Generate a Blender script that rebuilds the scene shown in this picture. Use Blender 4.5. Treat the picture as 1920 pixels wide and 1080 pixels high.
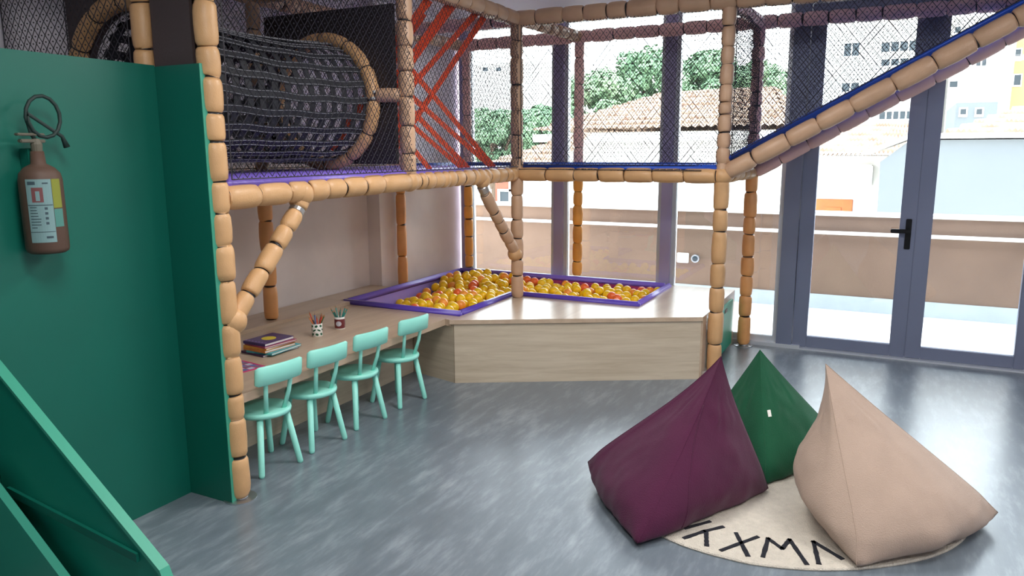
import bpy, bmesh, math, random
from mathutils import Vector, Matrix, noise
random.seed(7)
PI = math.pi
S = bpy.context.scene
for o in list(bpy.data.objects): bpy.data.objects.remove(o)
COL = S.collection

# ---------------------------------------------------------------- camera
PITCH, ROLL, YAW, FPX, CH = 0.17924, -0.004375, 0.46897, 1408.4, 1.6
def cam_axes():
    cy, sy = math.cos(YAW), math.sin(YAW); cp, sp = math.cos(PITCH), math.sin(PITCH); cr, sr = math.cos(ROLL), math.sin(ROLL)
    r = Vector((cy, sy, 0)); fw = Vector((-sy, cy, 0)); up = Vector((0, 0, 1))
    F = fw*cp - up*sp; U = up*cp + fw*sp
    return r*cr + U*sr, -r*sr + U*cr, F
CR, CU, CF = cam_axes()
cam = bpy.data.cameras.new('camera'); camo = bpy.data.objects.new('camera', cam); COL.objects.link(camo)
M4 = Matrix((CR, CU, -CF)).transposed().to_4x4(); M4.translation = (0, 0, CH)
camo.matrix_world = M4
cam.sensor_width = 36; cam.lens = 36*FPX/1920; cam.clip_start = .05; cam.clip_end = 500
S.camera = camo
# ---------------------------------------------------------------- light
S.view_settings.view_transform = 'Standard'; S.view_settings.look = 'None'
S.view_settings.gamma = 1; S.view_settings.use_curve_mapping = False
S.view_settings.exposure = 1.65
w = bpy.data.worlds.new('world'); S.world = w; w.use_nodes = True
nt = w.node_tree; bg = nt.nodes['Background']
tc = nt.nodes.new('ShaderNodeTexCoord'); sep = nt.nodes.new('ShaderNodeSeparateXYZ'); rmp = nt.nodes.new('ShaderNodeValToRGB')
nt.links.new(tc.outputs['Generated'], sep.inputs[0]); nt.links.new(sep.outputs['Z'], rmp.inputs[0]); nt.links.new(rmp.outputs[0], bg.inputs[0])
rmp.color_ramp.elements[0].color = (.95, .975, 1.0, 1); rmp.color_ramp.elements[1].color = (.80, .90, 1.0, 1)
rmp.color_ramp.elements[1].position = .6
bg.inputs[1].default_value = 2.9
sun = bpy.data.lights.new('sun', 'SUN'); sun.energy = 3.0; sun.angle = math.radians(22); sun.color = (1, .95, .87)
suno = bpy.data.objects.new('sun', sun); COL.objects.link(suno)
suno.rotation_euler = Vector((-0.55, -0.50, -0.67)).to_track_quat('-Z', 'Y').to_euler()

# added fill lights under the ceiling, out of view, to brighten the room
FILLS = [(-1.3, 1.2), (1.2, 1.2), (-1.3, 3.4), (1.2, 3.4)]
for lx, ly in FILLS:
    al = bpy.data.lights.new('fill_light', 'AREA'); al.shape = 'RECTANGLE'; al.size = .9; al.size_y = .5; al.energy = 11; al.color = (1, .97, .94)
    ao = bpy.data.objects.new('fill_light', al); COL.objects.link(ao); ao.location = (lx, ly, 2.735)
# ---------------------------------------------------------------- helpers
def at(u, v, Y):
    d = CR*((u-960)/FPX) - CU*((v-540)/FPX) + CF
    return Vector((0, 0, CH)) + d*(Y/d.y)
def lin(c):
    return tuple(((x/255)/12.92 if x/255 <= .04045 else ((x/255+.055)/1.055)**2.4) for x in c) + (1,)
def mat(name, rgb, rough=.5, metal=0, var=0, vs=8, bump=0, bs=60, spec=.5, stretch=(1, 1, 1), rgb2=None, coat=0):
    m = bpy.data.materials.new(name); m.use_nodes = True; n = m.node_tree; b = n.nodes['Principled BSDF']
    b.inputs['Roughness'].default_value = rough; b.inputs['Metallic'].default_value = metal
    b.inputs['Specular IOR Level'].default_value = spec; b.inputs['Coat Weight'].default_value = coat
    t = n.nodes.new('ShaderNodeTexCoord'); mp = n.nodes.new('ShaderNodeMapping'); mp.inputs['Scale'].default_value = stretch
    n.links.new(t.outputs['Object'], mp.inputs[0])
    c1 = lin(rgb)
    if var or rgb2:
        nz = n.nodes.new('ShaderNodeTexNoise'); nz.inputs['Scale'].default_value = vs; nz.inputs['Detail'].default_value = 5
        n.links.new(mp.outputs[0], nz.inputs[0])
        r = n.nodes.new('ShaderNodeValToRGB'); n.links.new(nz.outputs[0], r.inputs[0]); n.links.new(r.outputs[0], b.inputs['Base Color'])
        c2 = lin(rgb2) if rgb2 else tuple(max(0, x*(1-var)) for x in c1[:3]) + (1,)
        if not rgb2: c1 = tuple(min(1, x*(1+var*.6)) for x in c1[:3]) + (1,)
        r.color_ramp.elements[0].color = c2; r.color_ramp.elements[1].color = c1
        r.color_ramp.elements[0].position = .32; r.color_ramp.elements[1].position = .68
    else: b.inputs['Base Color'].default_value = c1
    if bump:
        nb = n.nodes.new('ShaderNodeTexNoise'); nb.inputs['Scale'].default_value = bs; nb.inputs['Detail'].default_value = 3
        n.links.new(mp.outputs[0], nb.inputs[0]); bp = n.nodes.new('ShaderNodeBump'); bp.inputs['Strength'].default_value = bump
        bp.inputs['Distance'].default_value = .01
        n.links.new(nb.outputs[0], bp.inputs['Height']); n.links.new(bp.outputs[0], b.inputs['Normal'])
    return m
def obj(name, bm, m, parent=None, smooth=False, loc=None):
    me = bpy.data.meshes.new(name); bm.normal_update(); bm.to_mesh(me); bm.free()
    for x in (m if isinstance(m, (list, tuple)) else [m]): me.materials.append(x)
    if smooth:
        for p in me.polygons: p.use_smooth = True
    o = bpy.data.objects.new(name, me); COL.objects.link(o)
    if parent: o.parent = parent
    if loc: o.location = loc
    return o
def thing(name, label, cat, loc=(0, 0, 0), rz=0, group=None):
    o = bpy.data.objects.new(name, None); COL.objects.link(o); o.location = loc; o.rotation_euler = (0, 0, rz)
    o.empty_display_size = .1
    return tag(o, label, cat, group)
def tag(o, label, cat, group=None):
    o['label'] = label; o['category'] = cat
    if group: o['group'] = group
    return o
def struct(o, label=None):
    o['kind'] = 'structure'
    if label: o['label'] = label
    return o
def copy_tree(o, parent=None):
    c = o.copy(); COL.objects.link(c)
    if parent: c.parent = parent
    for ch in list(o.children): copy_tree(ch, c)
    return c
def box(bm, x0, x1, y0, y1, z0, z1, bev=0, mi=0):
    t = bmesh.new(); bmesh.ops.create_cube(t, size=1)
    for v in t.verts: v.co = Vector(((x0+x1)/2+v.co.x*(x1-x0), (y0+y1)/2+v.co.y*(y1-y0), (z0+z1)/2+v.co.z*(z1-z0)))
    if bev: bmesh.ops.bevel(t, geom=t.edges[:], offset=bev, segments=2, affect='EDGES')
    for f in t.faces: f.material_index = mi
    join(bm, t); return bm
def join(bm, t):
    me = bpy.data.meshes.new('tmp'); t.to_mesh(me); t.free(); bm.from_mesh(me); bpy.data.meshes.remove(me)
def B(): return bmesh.new()
def frame_of(d):
    d = d.normalized(); a = Vector((0, 0, 1)) if abs(d.z) < .9 else Vector((1, 0, 0))
    x = d.cross(a).normalized(); return x, d.cross(x).normalized()
def sweep(bm, pts, radii, n=10, mi=0, caps=True, closed=False, sx=1, sy=1, mis=None):
    """rings along a path; mis = material per span"""
    pts = [Vector(p) for p in pts]; rings = []; N = len(pts)
    if not hasattr(radii, '__len__'): radii = [radii]*N
    px = None
    for i, p in enumerate(pts):
        if closed: d = pts[(i+1) % N]-pts[i-1]
        else: d = pts[min(i+1, N-1)]-pts[max(i-1, 0)]
        if d.length < 1e-9: d = Vector((0, 0, 1))
        d.normalize()
        if px is None: px, py = frame_of(d)
        else:
            px = (px - d*px.dot(d)); px = px.normalized() if px.length > 1e-6 else frame_of(d)[0]; py = d.cross(px)
        rings.append([bm.verts.new(p+(px*math.cos(2*PI*k/n)*sx+py*math.sin(2*PI*k/n)*sy)*radii[i]) for k in range(n)])
    for i in range(N if closed else N-1):
        a, b = rings[i], rings[(i+1) % N]
        for k in range(n):
            f = bm.faces.new((a[k], a[(k+1) % n], b[(k+1) % n], b[k])); f.material_index = mis[i] if mis else mi
    if caps and not closed:
        f = bm.faces.new(rings[0][::-1]); f.material_index = mi; f = bm.faces.new(rings[-1]); f.material_index = mi
    return bm
def prism(bm, poly, z0, z1, mi=0):
    lo = [bm.verts.new((p[0], p[1], z0)) for p in poly]; hi = [bm.verts.new((p[0], p[1], z1)) for p in poly]
    bm.faces.new(hi).material_index = mi; bm.faces.new(lo[::-1]).material_index = mi
    for i in range(len(poly)):
        j = (i+1) % len(poly); bm.faces.new((lo[i], lo[j], hi[j], hi[i])).material_index = mi
    return bm
def xprism(bm, poly, axis, a0, a1, mi=0):
    """poly in the two other coordinates, extruded along axis ('x': (y,z); 'y': (x,z))"""
    def mk(p, a): return (a, p[0], p[1]) if axis == 'x' else (p[0], a, p[1])
    lo = [bm.verts.new(mk(p, a0)) for p in poly]; hi = [bm.verts.new(mk(p, a1)) for p in poly]
    bm.faces.new(hi).material_index = mi; bm.faces.new(lo[::-1]).material_index = mi
    for i in range(len(poly)):
        j = (i+1) % len(poly); bm.faces.new((lo[i], lo[j], hi[j], hi[i])).material_index = mi
    bmesh.ops.recalc_face_normals(bm, faces=bm.faces[:]); return bm
def lathe(bm, prof, n=24, c=(0, 0, 0), mis=None):
    rings = [[bm.verts.new((c[0]+r*math.cos(2*PI*k/n), c[1]+r*math.sin(2*PI*k/n), c[2]+z)) for k in range(n)] for r, z in prof]
    for i in range(len(rings)-1):
        for k in range(n):
            f = bm.faces.new((rings[i][k], rings[i][(k+1) % n], rings[i+1][(k+1) % n], rings[i+1][k]))
            if mis: f.material_index = mis[i]
    bm.faces.new(rings[0][::-1]); bm.faces.new(rings[-1]); return bm

# ---------------------------------------------------------------- materials
M = {}
def nodes_of(name):
    m = bpy.data.materials.new(name); m.use_nodes = True; n = m.node_tree; return m, n, n.nodes['Principled BSDF']
def make_floor_mat():
    m, n, b = nodes_of('grey vinyl'); N = n.nodes.new; L = n.links.new
    t = N('ShaderNodeTexCoord'); mp = N('ShaderNodeMapping'); mp.inputs['Rotation'].default_value = (0, 0, math.radians(22)); mp.inputs['Scale'].default_value = (11, 2.2, 1)
    L(t.outputs['Object'], mp.inputs[0])
    a = N('ShaderNodeTexNoise'); a.inputs['Scale'].default_value = 1.6; a.inputs['Detail'].default_value = 9; a.inputs['Roughness'].default_value = .68; L(mp.outputs[0], a.inputs[0])
    c = N('ShaderNodeTexNoise'); c.inputs['Scale'].default_value = 2.2; c.inputs['Detail'].default_value = 4; L(t.outputs['Object'], c.inputs[0])
    mx = N('ShaderNodeMath'); mx.operation = 'MULTIPLY_ADD'; L(c.outputs[0], mx.inputs[0]); mx.inputs[1].default_value = .45
    L(a.outputs[0], mx.inputs[2])
    r = N('ShaderNodeValToRGB'); L(mx.outputs[0], r.inputs[0]); e = r.color_ramp.elements
    e[0].position = .42; e[0].color = lin((94, 104, 113)); e[1].position = 1.05; e[1].color = lin((150, 160, 168))
    k = e.new(.72); k.color = lin((110, 121, 130))
    L(r.outputs[0], b.inputs['Base Color'])
    rr = N('ShaderNodeMapRange'); L(a.outputs[0], rr.inputs[0]); rr.inputs[3].default_value = .24; rr.inputs[4].default_value = .36; L(rr.outputs[0], b.inputs['Roughness'])
    b.inputs['Specular IOR Level'].default_value = .85
    bp = N('ShaderNodeBump'); bp.inputs['Strength'].default_value = .03; bp.inputs['Distance'].default_value = .01; L(a.outputs[0], bp.inputs['Height']); L(bp.outputs[0], b.inputs['Normal'])
    return m
def wood_mat(name, c1, c2, scale, rough):
    m, n, b = nodes_of(name); N = n.nodes.new; L = n.links.new
    t = N('ShaderNodeTexCoord'); mp = N('ShaderNodeMapping'); mp.inputs['Scale'].default_value = scale; L(t.outputs['Object'], mp.inputs[0])
    a = N('ShaderNodeTexNoise'); a.inputs['Scale'].default_value = 2.2; a.inputs['Detail'].default_value = 8; a.inputs['Roughness'].default_value = .62; a.inputs['Distortion'].default_value = .4; L(mp.outputs[0], a.inputs[0])
    r = N('ShaderNodeValToRGB'); L(a.outputs[0], r.inputs[0]); r.color_ramp.elements[0].position = .33; r.color_ramp.elements[1].position = .64
    r.color_ramp.elements[0].color = lin(c2); r.color_ramp.elements[1].color = lin(c1); L(r.outputs[0], b.inputs['Base Color'])
    b.inputs['Roughness'].default_value = rough
    return m
def glass_mat():
    m = bpy.data.materials.new('window glass'); m.use_nodes = True; n = m.node_tree; n.nodes.clear(); N = n.nodes.new; L = n.links.new
    out = N('ShaderNodeOutputMaterial'); mix = N('ShaderNodeMixShader'); tr = N('ShaderNodeBsdfTransparent'); gl = N('ShaderNodeBsdfGlossy'); fr = N('ShaderNodeFresnel')
    fr.inputs[0].default_value = 1.6; gl.inputs['Roughness'].default_value = 0.0; tr.inputs[0].default_value = (.95, .97, .96, 1)
    L(fr.outputs[0], mix.inputs[0]); L(tr.outputs[0], mix.inputs[1]); L(gl.outputs[0], mix.inputs[2]); L(mix.outputs[0], out.inputs[0]); return m
def pad_mat(name, c):
    m, n, b = nodes_of(name); N = n.nodes.new; L = n.links.new
    t = N('ShaderNodeTexCoord'); a = N('ShaderNodeTexNoise'); a.inputs['Scale'].default_value = 7; a.inputs['Detail'].default_value = 4; L(t.outputs['Object'], a.inputs[0])
    r = N('ShaderNodeValToRGB'); L(a.outputs[0], r.inputs[0]); c1 = lin(c); r.color_ramp.elements[0].position = .3; r.color_ramp.elements[1].position = .7
    r.color_ramp.elements[0].color = tuple(x*.84 for x in c1[:3])+(1,); r.color_ramp.elements[1].color = c1; L(r.outputs[0], b.inputs['Base Color'])
    b.inputs['Roughness'].default_value = .42
    wv = N('ShaderNodeTexNoise'); wv.inputs['Scale'].default_value = 170; L(t.outputs['Object'], wv.inputs[0])
    bp = N('ShaderNodeBump'); bp.inputs['Strength'].default_value = .25; bp.inputs['Distance'].default_value = .004; L(wv.outputs[0], bp.inputs['Height']); L(bp.outputs[0], b.inputs['Normal'])
    return m
def tile_mat():
    m, n, b = nodes_of('clay roof tile'); N = n.nodes.new; L = n.links.new
    t = N('ShaderNodeTexCoord'); a = N('ShaderNodeTexNoise'); a.inputs['Scale'].default_value = 3; a.inputs['Detail'].default_value = 6; L(t.outputs['Object'], a.inputs[0])
    r = N('ShaderNodeValToRGB'); L(a.outputs[0], r.inputs[0]); r.color_ramp.elements[0].color = lin((146, 118, 100)); r.color_ramp.elements[1].color = lin((186, 164, 146)); r.color_ramp.elements[0].position = .35; r.color_ramp.elements[1].position = .65
    L(r.outputs[0], b.inputs['Base Color']); b.inputs['Roughness'].default_value = .8; return m
M['floor'] = make_floor_mat()
M['wood'] = wood_mat('pale oak laminate', (203, 181, 157), (184, 160, 137), (6, .7, 6), .28)
M['woodf'] = wood_mat('greyed oak front', (210, 196, 174), (188, 172, 148), (.8, .8, 11), .45)
M['glass'] = glass_mat()
M['pad'] = pad_mat('tan padded vinyl', (216, 170, 120))
M['padb'] = pad_mat('brown padded vinyl', (206, 168, 136))
M['padglow'] = pad_mat('padded vinyl painted orange glow', (255, 180, 84))  # orange bounce and backlight below the deck, painted into the pad colour
M['padwarm'] = pad_mat('padded vinyl painted warm glow', (240, 172, 108))  # weaker warm glow on lower posts, also put into the colour
M['padp'] = pad_mat('rosy padded vinyl', (250, 206, 198))
M['tie'] = mat('black cable tie', (22, 18, 18), .4)
M['steel'] = mat('galvanised steel', (190, 192, 195), .32, .9)
M['purple'] = mat('purple vinyl', (134, 110, 214), .35, bump=.08)
M['lavender'] = mat('lavender vinyl', (172, 152, 236), .4, bump=.05)
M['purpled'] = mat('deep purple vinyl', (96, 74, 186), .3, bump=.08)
M['magenta'] = mat('plum vinyl', (168, 60, 122), .4, bump=.08)
M['blue'] = mat('blue vinyl', (44, 84, 190), .35, bump=.08)
M['net'] = mat('black cord', (44, 42, 50), .5)
M['black'] = mat('black vinyl', (42, 38, 42), .5, bump=.1, bs=40)
M['brownblack'] = mat('brown black vinyl', (66, 56, 56), .5, bump=.1)
M['strap'] = mat('black webbing', (38, 40, 46), .7, var=.3, vs=20)
M['stitch'] = mat('pale stitching', (148, 150, 156), .7)
M['orange'] = mat('orange elastic webbing', (234, 88, 50), .55, var=.12, vs=30)
M['green'] = mat('green painted board', (8, 100, 84), .42, var=.05, vs=3)
M['green2'] = mat('green painted board face', (60, 160, 136), .4)
M['green3'] = mat('green painted guard board', (20, 132, 110), .4)
M['edge'] = mat('pale green board edge', (64, 158, 132), .45)
M['mint'] = mat('mint lacquer', (152, 232, 216), .35, bump=.03)
M['teal'] = mat('teal storage board', (14, 158, 128), .4)
M['wall'] = mat('burnished cement', (238, 226, 220), .6, rgb2=(224, 212, 206), vs=2.2, bump=.04, bs=8)
M['wallw'] = mat('pale plaster', (240, 236, 244), .6, var=.04, vs=2)
M['ceil'] = mat('white ceiling paint', (232, 230, 240), .7)
M['frame'] = mat('slate aluminium', (124, 132, 156), .4, .3)
M['frameb'] = mat('violet grey aluminium', (168, 162, 200), .42, .2)
M['alu'] = mat('light aluminium', (206, 212, 220), .35, .4)
M['blackm'] = mat('black metal', (20, 22, 26), .35, .5)
M['paraw'] = mat('brown render', (122, 98, 82), .9, rgb2=(108, 86, 72), vs=1.6, bump=.15, bs=90)
M['whiteo'] = mat('white outside render', (190, 188, 184), .8, var=.03, vs=2)
M['white'] = mat('white paint', (236, 234, 228), .6, var=.03, vs=2)
M['terr'] = mat('pale terrace tile', (226, 224, 222), .5, var=.04, vs=4)
M['skirt'] = mat('grey stone skirting', (168, 176, 182), .6, var=.06)
M['tile'] = tile_mat()
M['leaf'] = mat('leaf green', (126, 156, 120), .7, rgb2=(98, 132, 102), vs=1.4)
M['leaf2'] = mat('pale leaf green', (146, 172, 136), .7, rgb2=(114, 146, 114), vs=1.4)
M['bark'] = mat('bark', (96, 80, 66), .9, var=.2)
M['greyw'] = mat('grey painted wall', (104, 110, 114), .85, var=.05, vs=.6)
M['odoor'] = mat('orange wood', (176, 92, 34), .5, var=.15, vs=6)
M['winglass'] = mat('dark window glass', (58, 66, 72), .5, spec=.2)
M['brick'] = mat('red brick', (130, 78, 62), .9, var=.2, vs=6)
M['street'] = mat('street paving', (190, 186, 180), .9, var=.08, vs=.5)
M['peach'] = mat('peach render', (176, 130, 92), .8)
def fabric(name, c, var=.08):
    m = mat(name, c, .85, var=var, vs=9, bump=.35, bs=220, spec=.25)
    m.node_tree.nodes['Principled BSDF'].inputs['Sheen Weight'].default_value = .12
    return m
M['fpurple'] = fabric('aubergine canvas', (78, 26, 58)); M['fgreen'] = fabric('forest green canvas', (20, 84, 56)); M['fcream'] = fabric('beige canvas', (178, 156, 140), .05)
M['rug'] = mat('cream wool pile', (214, 206, 192), .95, var=.08, vs=40, bump=.9, bs=160)
M['ink'] = mat('black wool', (26, 28, 38), .95, bump=.8, bs=160)

# ---------------------------------------------------------------- room shell
WY = 6.44; CZ = 2.80; XR = 3.4; YB = -3.0
def slab(name, x0, x1, y0, y1, z0, z1, m, parent=None): return obj(name, box(B(), x0, x1, y0, y1, z0, z1), m, parent)
struct(slab('floor', -4.3, XR, YB, WY+.06, -.08, 0, M['floor']), 'mottled blue grey vinyl floor')
struct(slab('ceiling', -4.3, XR+.2, YB, WY+.2, CZ, CZ+.15, M['ceil']), 'plain pale ceiling')
bm = B(); prism(bm, [(-3.97, YB), (-3.97, 5.13), (-3.84, 5.13), (-3.84, WY+.12), (-4.3, WY+.12), (-4.3, YB)][::-1], 0, CZ)
for f in bm.faces: f.material_index = 0
struct(obj('wall_left', bm, M['wall']), 'burnished cement wall behind the play frame')
bm = B(); prism(bm, [(-3.97, YB), (-3.958, YB), (-3.958, 5.118), (-3.828, 5.118), (-3.828, 6.38), (-3.84, 6.38), (-3.84, 5.13), (-3.97, 5.13)], 1.50, CZ)
bmesh.ops.recalc_face_normals(bm, faces=bm.faces[:])
struct(obj('trim_10', bm, M['wallw']), 'pale plastered upper part of the left wall')
struct(slab('wall_right', XR, XR+.2, YB, WY+.1, 0, CZ, M['wallw']))
fillm = bpy.data.materials.new('fill panel diffuser'); fillm.use_nodes = True
_b = fillm.node_tree.nodes['Principled BSDF']; _b.inputs['Emission Color'].default_value = (1, .97, .94, 1); _b.inputs['Emission Strength'].default_value = 1.2
for (lx, ly), nm in zip(FILLS, ('nearest the green partition', 'furthest from the windows, on the bean bag side', 'above the middle of the floor', 'nearest the glass doors')):  # unseen glowing panels, made up to carry the fill lights
    lt = thing('fill_panel', 'flat white fill light panel added out of view, '+nm, 'ceiling light', (lx, ly, 2.76), 0, 'added fill light panels')
    obj('fill_housing', box(B(), -.47, .47, -.27, .27, 0, .04), M['white'], lt); obj('diffuser', box(B(), -.45, .45, -.25, .25, -.008, -.0005), fillm, lt)
# rear wall behind the viewer
bm = B(); box(bm, -3.97, XR, YB-.2, YB, 0, CZ)
struct(obj('wall_back', bm, M['wallw']))

def pane(x0, x1, z0, z1, parent, y=WY):
    return obj('pane', box(B(), x0, x1, y-.004, y+.004, z0, z1), M['glass'], parent)
def window(n, x0, x1, label):
    bm = B(); t = .035
    box(bm, x0, x0+t, WY-.03, WY+.03, .03, CZ-.03); box(bm, x1-t, x1, WY-.03, WY+.03, .03, CZ-.03)
    box(bm, x0+t, x1-t, WY-.03, WY+.03, .03, .08); box(bm, x0+t, x1-t, WY-.03, WY+.03, CZ-.08, CZ-.03)
    o = struct(obj('window_%d' % n, bm, M['alu']), label); pane(x0+t, x1-t, .08, CZ-.08, o); return o
mull = [(-3.79, -3.71, 'trim_1'), (-2.80, -2.71, 'trim_2'), (-1.79, -1.70, 'trim_3'), (-.785, -.664, 'trim_4'), (.985, 1.12, 'trim_5')]
for a, b, nm in mull: struct(slab(nm, a, b, WY-.06, WY+.06, .03, CZ-.0, M['frame' if nm in ('trim_4', 'trim_5') else 'frameb']))
window(1, -3.71, -2.80, 'fixed window nearest the corner wall'); window(2, -2.71, -1.79, 'fixed window behind the middle of the ball pit'); window(3, -1.70, -.785, 'fixed window beside the glass doors')
struct(slab('trim_6', -3.84, -.60, WY-.07, WY+.07, 0, .03, M['alu']), 'pale bottom track of the windows')
struct(slab('trim_7', -.60, XR, WY-.07, WY+.07, 0, .012, M['alu']), 'threshold strip under the glass doors')
def door(n, x0, x1, hx=None, label=''):
    bm = B(); t = .108; z0, z1 = .018, 2.70
    box(bm, x0, x0+t, WY-.035, WY+.035, z0, z1, .004); box(bm, x1-t, x1, WY-.035, WY+.035, z0, z1, .004)
    box(bm, x0+t, x1-t, WY-.034, WY+.034, z0, z0+.09, .004); box(bm, x0+t, x1-t, WY-.034, WY+.034, z1-.09, z1, .004)
    o = struct(obj('door_%d' % n, bm, M['frame']), label); pane(x0+t, x1-t, z0+.09, z1-.09, o)
    if hx:
        hb = B(); box(hb, hx-.02, hx+.02, WY-.047, WY-.035, .86, 1.09, .004); sweep(hb, [(hx, WY-.047, 1.0), (hx, WY-.085, 1.0)], .011)
        box(hb, hx-.12, hx+.012, WY-.10, WY-.08, .985, 1.015, .005)
        h = obj('door_handle', hb, M['blackm'], o); h['label'] = 'black lever handle'
    return o
door(1, -.660, .1620, .115, 'left glass door leaf with the black handle'); door(2, .1625, .98, None, 'right glass door leaf')
struct(slab('trim_8', -.664, .985, WY-.05, WY+.05, 2.705, CZ, M['frame']), 'door head profile')
window(4, 1.12, XR, 'fixed window at the right end')

# ---------------------------------------------------------------- terrace and surroundings
struct(slab('terrace_floor', -9, 6, WY+.07, 8.4, -.1, -.01, M['terr']), 'bright tiled terrace floor')
bm = B(); box(bm, -9, 6, 8.25, 8.42, -.1, .95, mi=0); box(bm, -9, 6, 8.22, 8.45, .95, .985, .006, mi=1)
struct(obj('parapet', bm, [M['paraw'], M['white']]), 'brown rendered terrace parapet with a white cap')
struct(slab('trim_9', -9, 6, 8.225, 8.25, -.01, .14, M['skirt']), 'grey skirting of the parapet')
t = thing('handrail', 'long white flat rail fixed along the brown terrace parapet', 'handrail', (-1, 8.25, 0))
obj('rail', box(B(), -8, 7, -.06, -.035, .765, .80, .004), M['white'], t)
for x in (-6.5, -4.5, -2.5, -.5, 1.5, 3.5): obj('bracket', box(B(), x, x+.03, -.036, 0, .77, .795), M['white'], t)
bm = B(); box(bm, -.065, .065, -.03, 0, -.055, .055, .006); box(bm, -.05, .05, -.034, -.029, -.04, .04, .003)
tag(obj('junction_box', bm, M['white'], loc=(-2.043, 8.25, .435)), 'small square white box low on the brown terrace parapet', 'electrical box')
t = thing('wall_spotlight', 'small round metal spotlight on the brown parapet beside a white box', 'lamp', (-1.90, 8.25, .437))
bm = B(); sweep(bm, [(0, 0, 0), (0, -.05, 0)], [.045, .045], 20); obj('housing', bm, M['steel'], t)
bm = B(); sweep(bm, [(0, -.05, 0), (0, -.055, 0)], [.03, .03], 16); obj('lens', bm, M['winglass'], t)
struct(slab('ground', -90, 90, 8.6, 140, -4.1, -4, M['street']), 'street level far below the terrace')

def roof_slope(bm, a, b, c, d, rows=9, cols=40, amp=.05):
    """tiled slope: a,b = eave ends, d,c = ridge ends; stepped rows and waved columns"""
    a, b, c, d = map(Vector, (a, b, c, d)); nrm = (b-a).cross(d-a).normalized()
    if nrm.z < 0: nrm = -nrm
    prev = None
    for r in range(rows):
        for k, q in enumerate((r/rows, (r+.97)/rows)):
            l = a.lerp(d, q); rr = b.lerp(c, q); row = []
            for i in range(cols*4+1):
                s = i/(cols*4); p = l.lerp(rr, s) + nrm*(amp*(1-k)*1.3 + amp*.55*math.sin(i*PI/2) + amp*.3)
                row.append(bm.verts.new(p))
            if prev:
                for i in range(cols*4): bm.faces.new((prev[i], prev[i+1], row[i+1], row[i]))
            prev = row
    return bm
def win(parent, x0, x1, z0, z1, y, panes=2):
    f = B(); t = .06; box(f, x0, x1, y-.05, y+.02, z0-.1, z0); box(f, x0, x1, y-.05, y+.02, z1, z1+t); box(f, x0-t, x0, y-.05, y+.02, z0-.1, z1+t); box(f, x1, x1+t, y-.05, y+.02, z0-.1, z1+t)
    for k in range(1, panes):
        x = x0+(x1-x0)*k/panes; box(f, x-.04, x+.04, y-.05, y+.02, z0, z1)
    fo = obj('window', f, M['white'], parent); obj('pane', box(B(), x0, x1, y-.02, y+.0, z0, z1), M['winglass'], fo); return fo
# hipped house straight behind the windows
Y1 = 20
e0 = at(1012, 268, Y1); e1 = at(1478, 246, Y1+.01); zE = 2.15
r0 = at(1255, 175, 24.5); r1 = at(1448, 163, 24.5)
t = thing('tiled_house', 'white house with a big hipped clay tile roof behind the middle windows', 'house', ((e0.x+e1.x)/2, Y1, -4))
def rel(o, p): return Vector(p)-Vector(o.location)
bm = B(); box(bm, *(rel(t, (e0.x+.4, Y1+.3, 0)).x, rel(t, (e1.x-.3, 0, 0)).x, .4, 9, 0, 4+zE-.02)); obj('wall', bm, M['white'], t)
bm = B(); A_ = rel(t, (e0.x-.2, Y1, zE)); B_ = rel(t, (e1.x, Y1, zE)); C_ = rel(t, (r1.x, 24.5, r1.z)); D_ = rel(t, (r0.x, 24.5, r0.z))
A2 = rel(t, (e0.x-.2, 29, zE)); B2 = rel(t, (e1.x, 29, zE))
roof_slope(bm, A_, B_, C_, D_, 9, 34, .06); roof_slope(bm, B2, A2, D_, C_, 6, 20, .06); roof_slope(bm, B_, B2, C_+Vector((0, .01, 0)), C_, 8, 16, .06); roof_slope(bm, A2, A_, D_, D_+Vector((0, .01, 0)), 8, 16, .06)
obj('roof', bm, M['tile'], t)
bm = B(); box(bm, A_.x, B_.x, -.05, .08, 4+zE-.28, 4+zE-.06); obj('eave_board', bm, M['white'], t)
pa = at(1180, 300, Y1+.4); pb = at(1226, 345, Y1+.4)
# small roof low at the left
t = thing('tiled_house', 'low house with a small clay roof at the left of the garden trees', 'house', (at(960, 300, 17).x, 17, -4))
a_ = rel(t, at(905, 302, 17)); b_ = rel(t, at(1040, 300, 17)); a_.z = b_.z = 4+1.25; d_ = a_+Vector((1.6, 2.5, .8)); c_ = b_+Vector((0, 2.5, .8))
obj('roof', roof_slope(B(), a_, b_, c_, d_, 6, 14, .05), M['tile'], t)
bx0 = a_.x+.2; bx1 = rel(t, at(945, 300, 17)).x
obj('wall', box(B(), bx0, bx1, .3, 2.6, 0, 5.1), M['brick'], t)
obj('wall', box(B(), bx1, b_.x, .25, 2.6, 0, 5.1), M['white'], t)
win(t, bx0+.15, bx0+.55, 3.9, 4.6, .3, 1)
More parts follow.
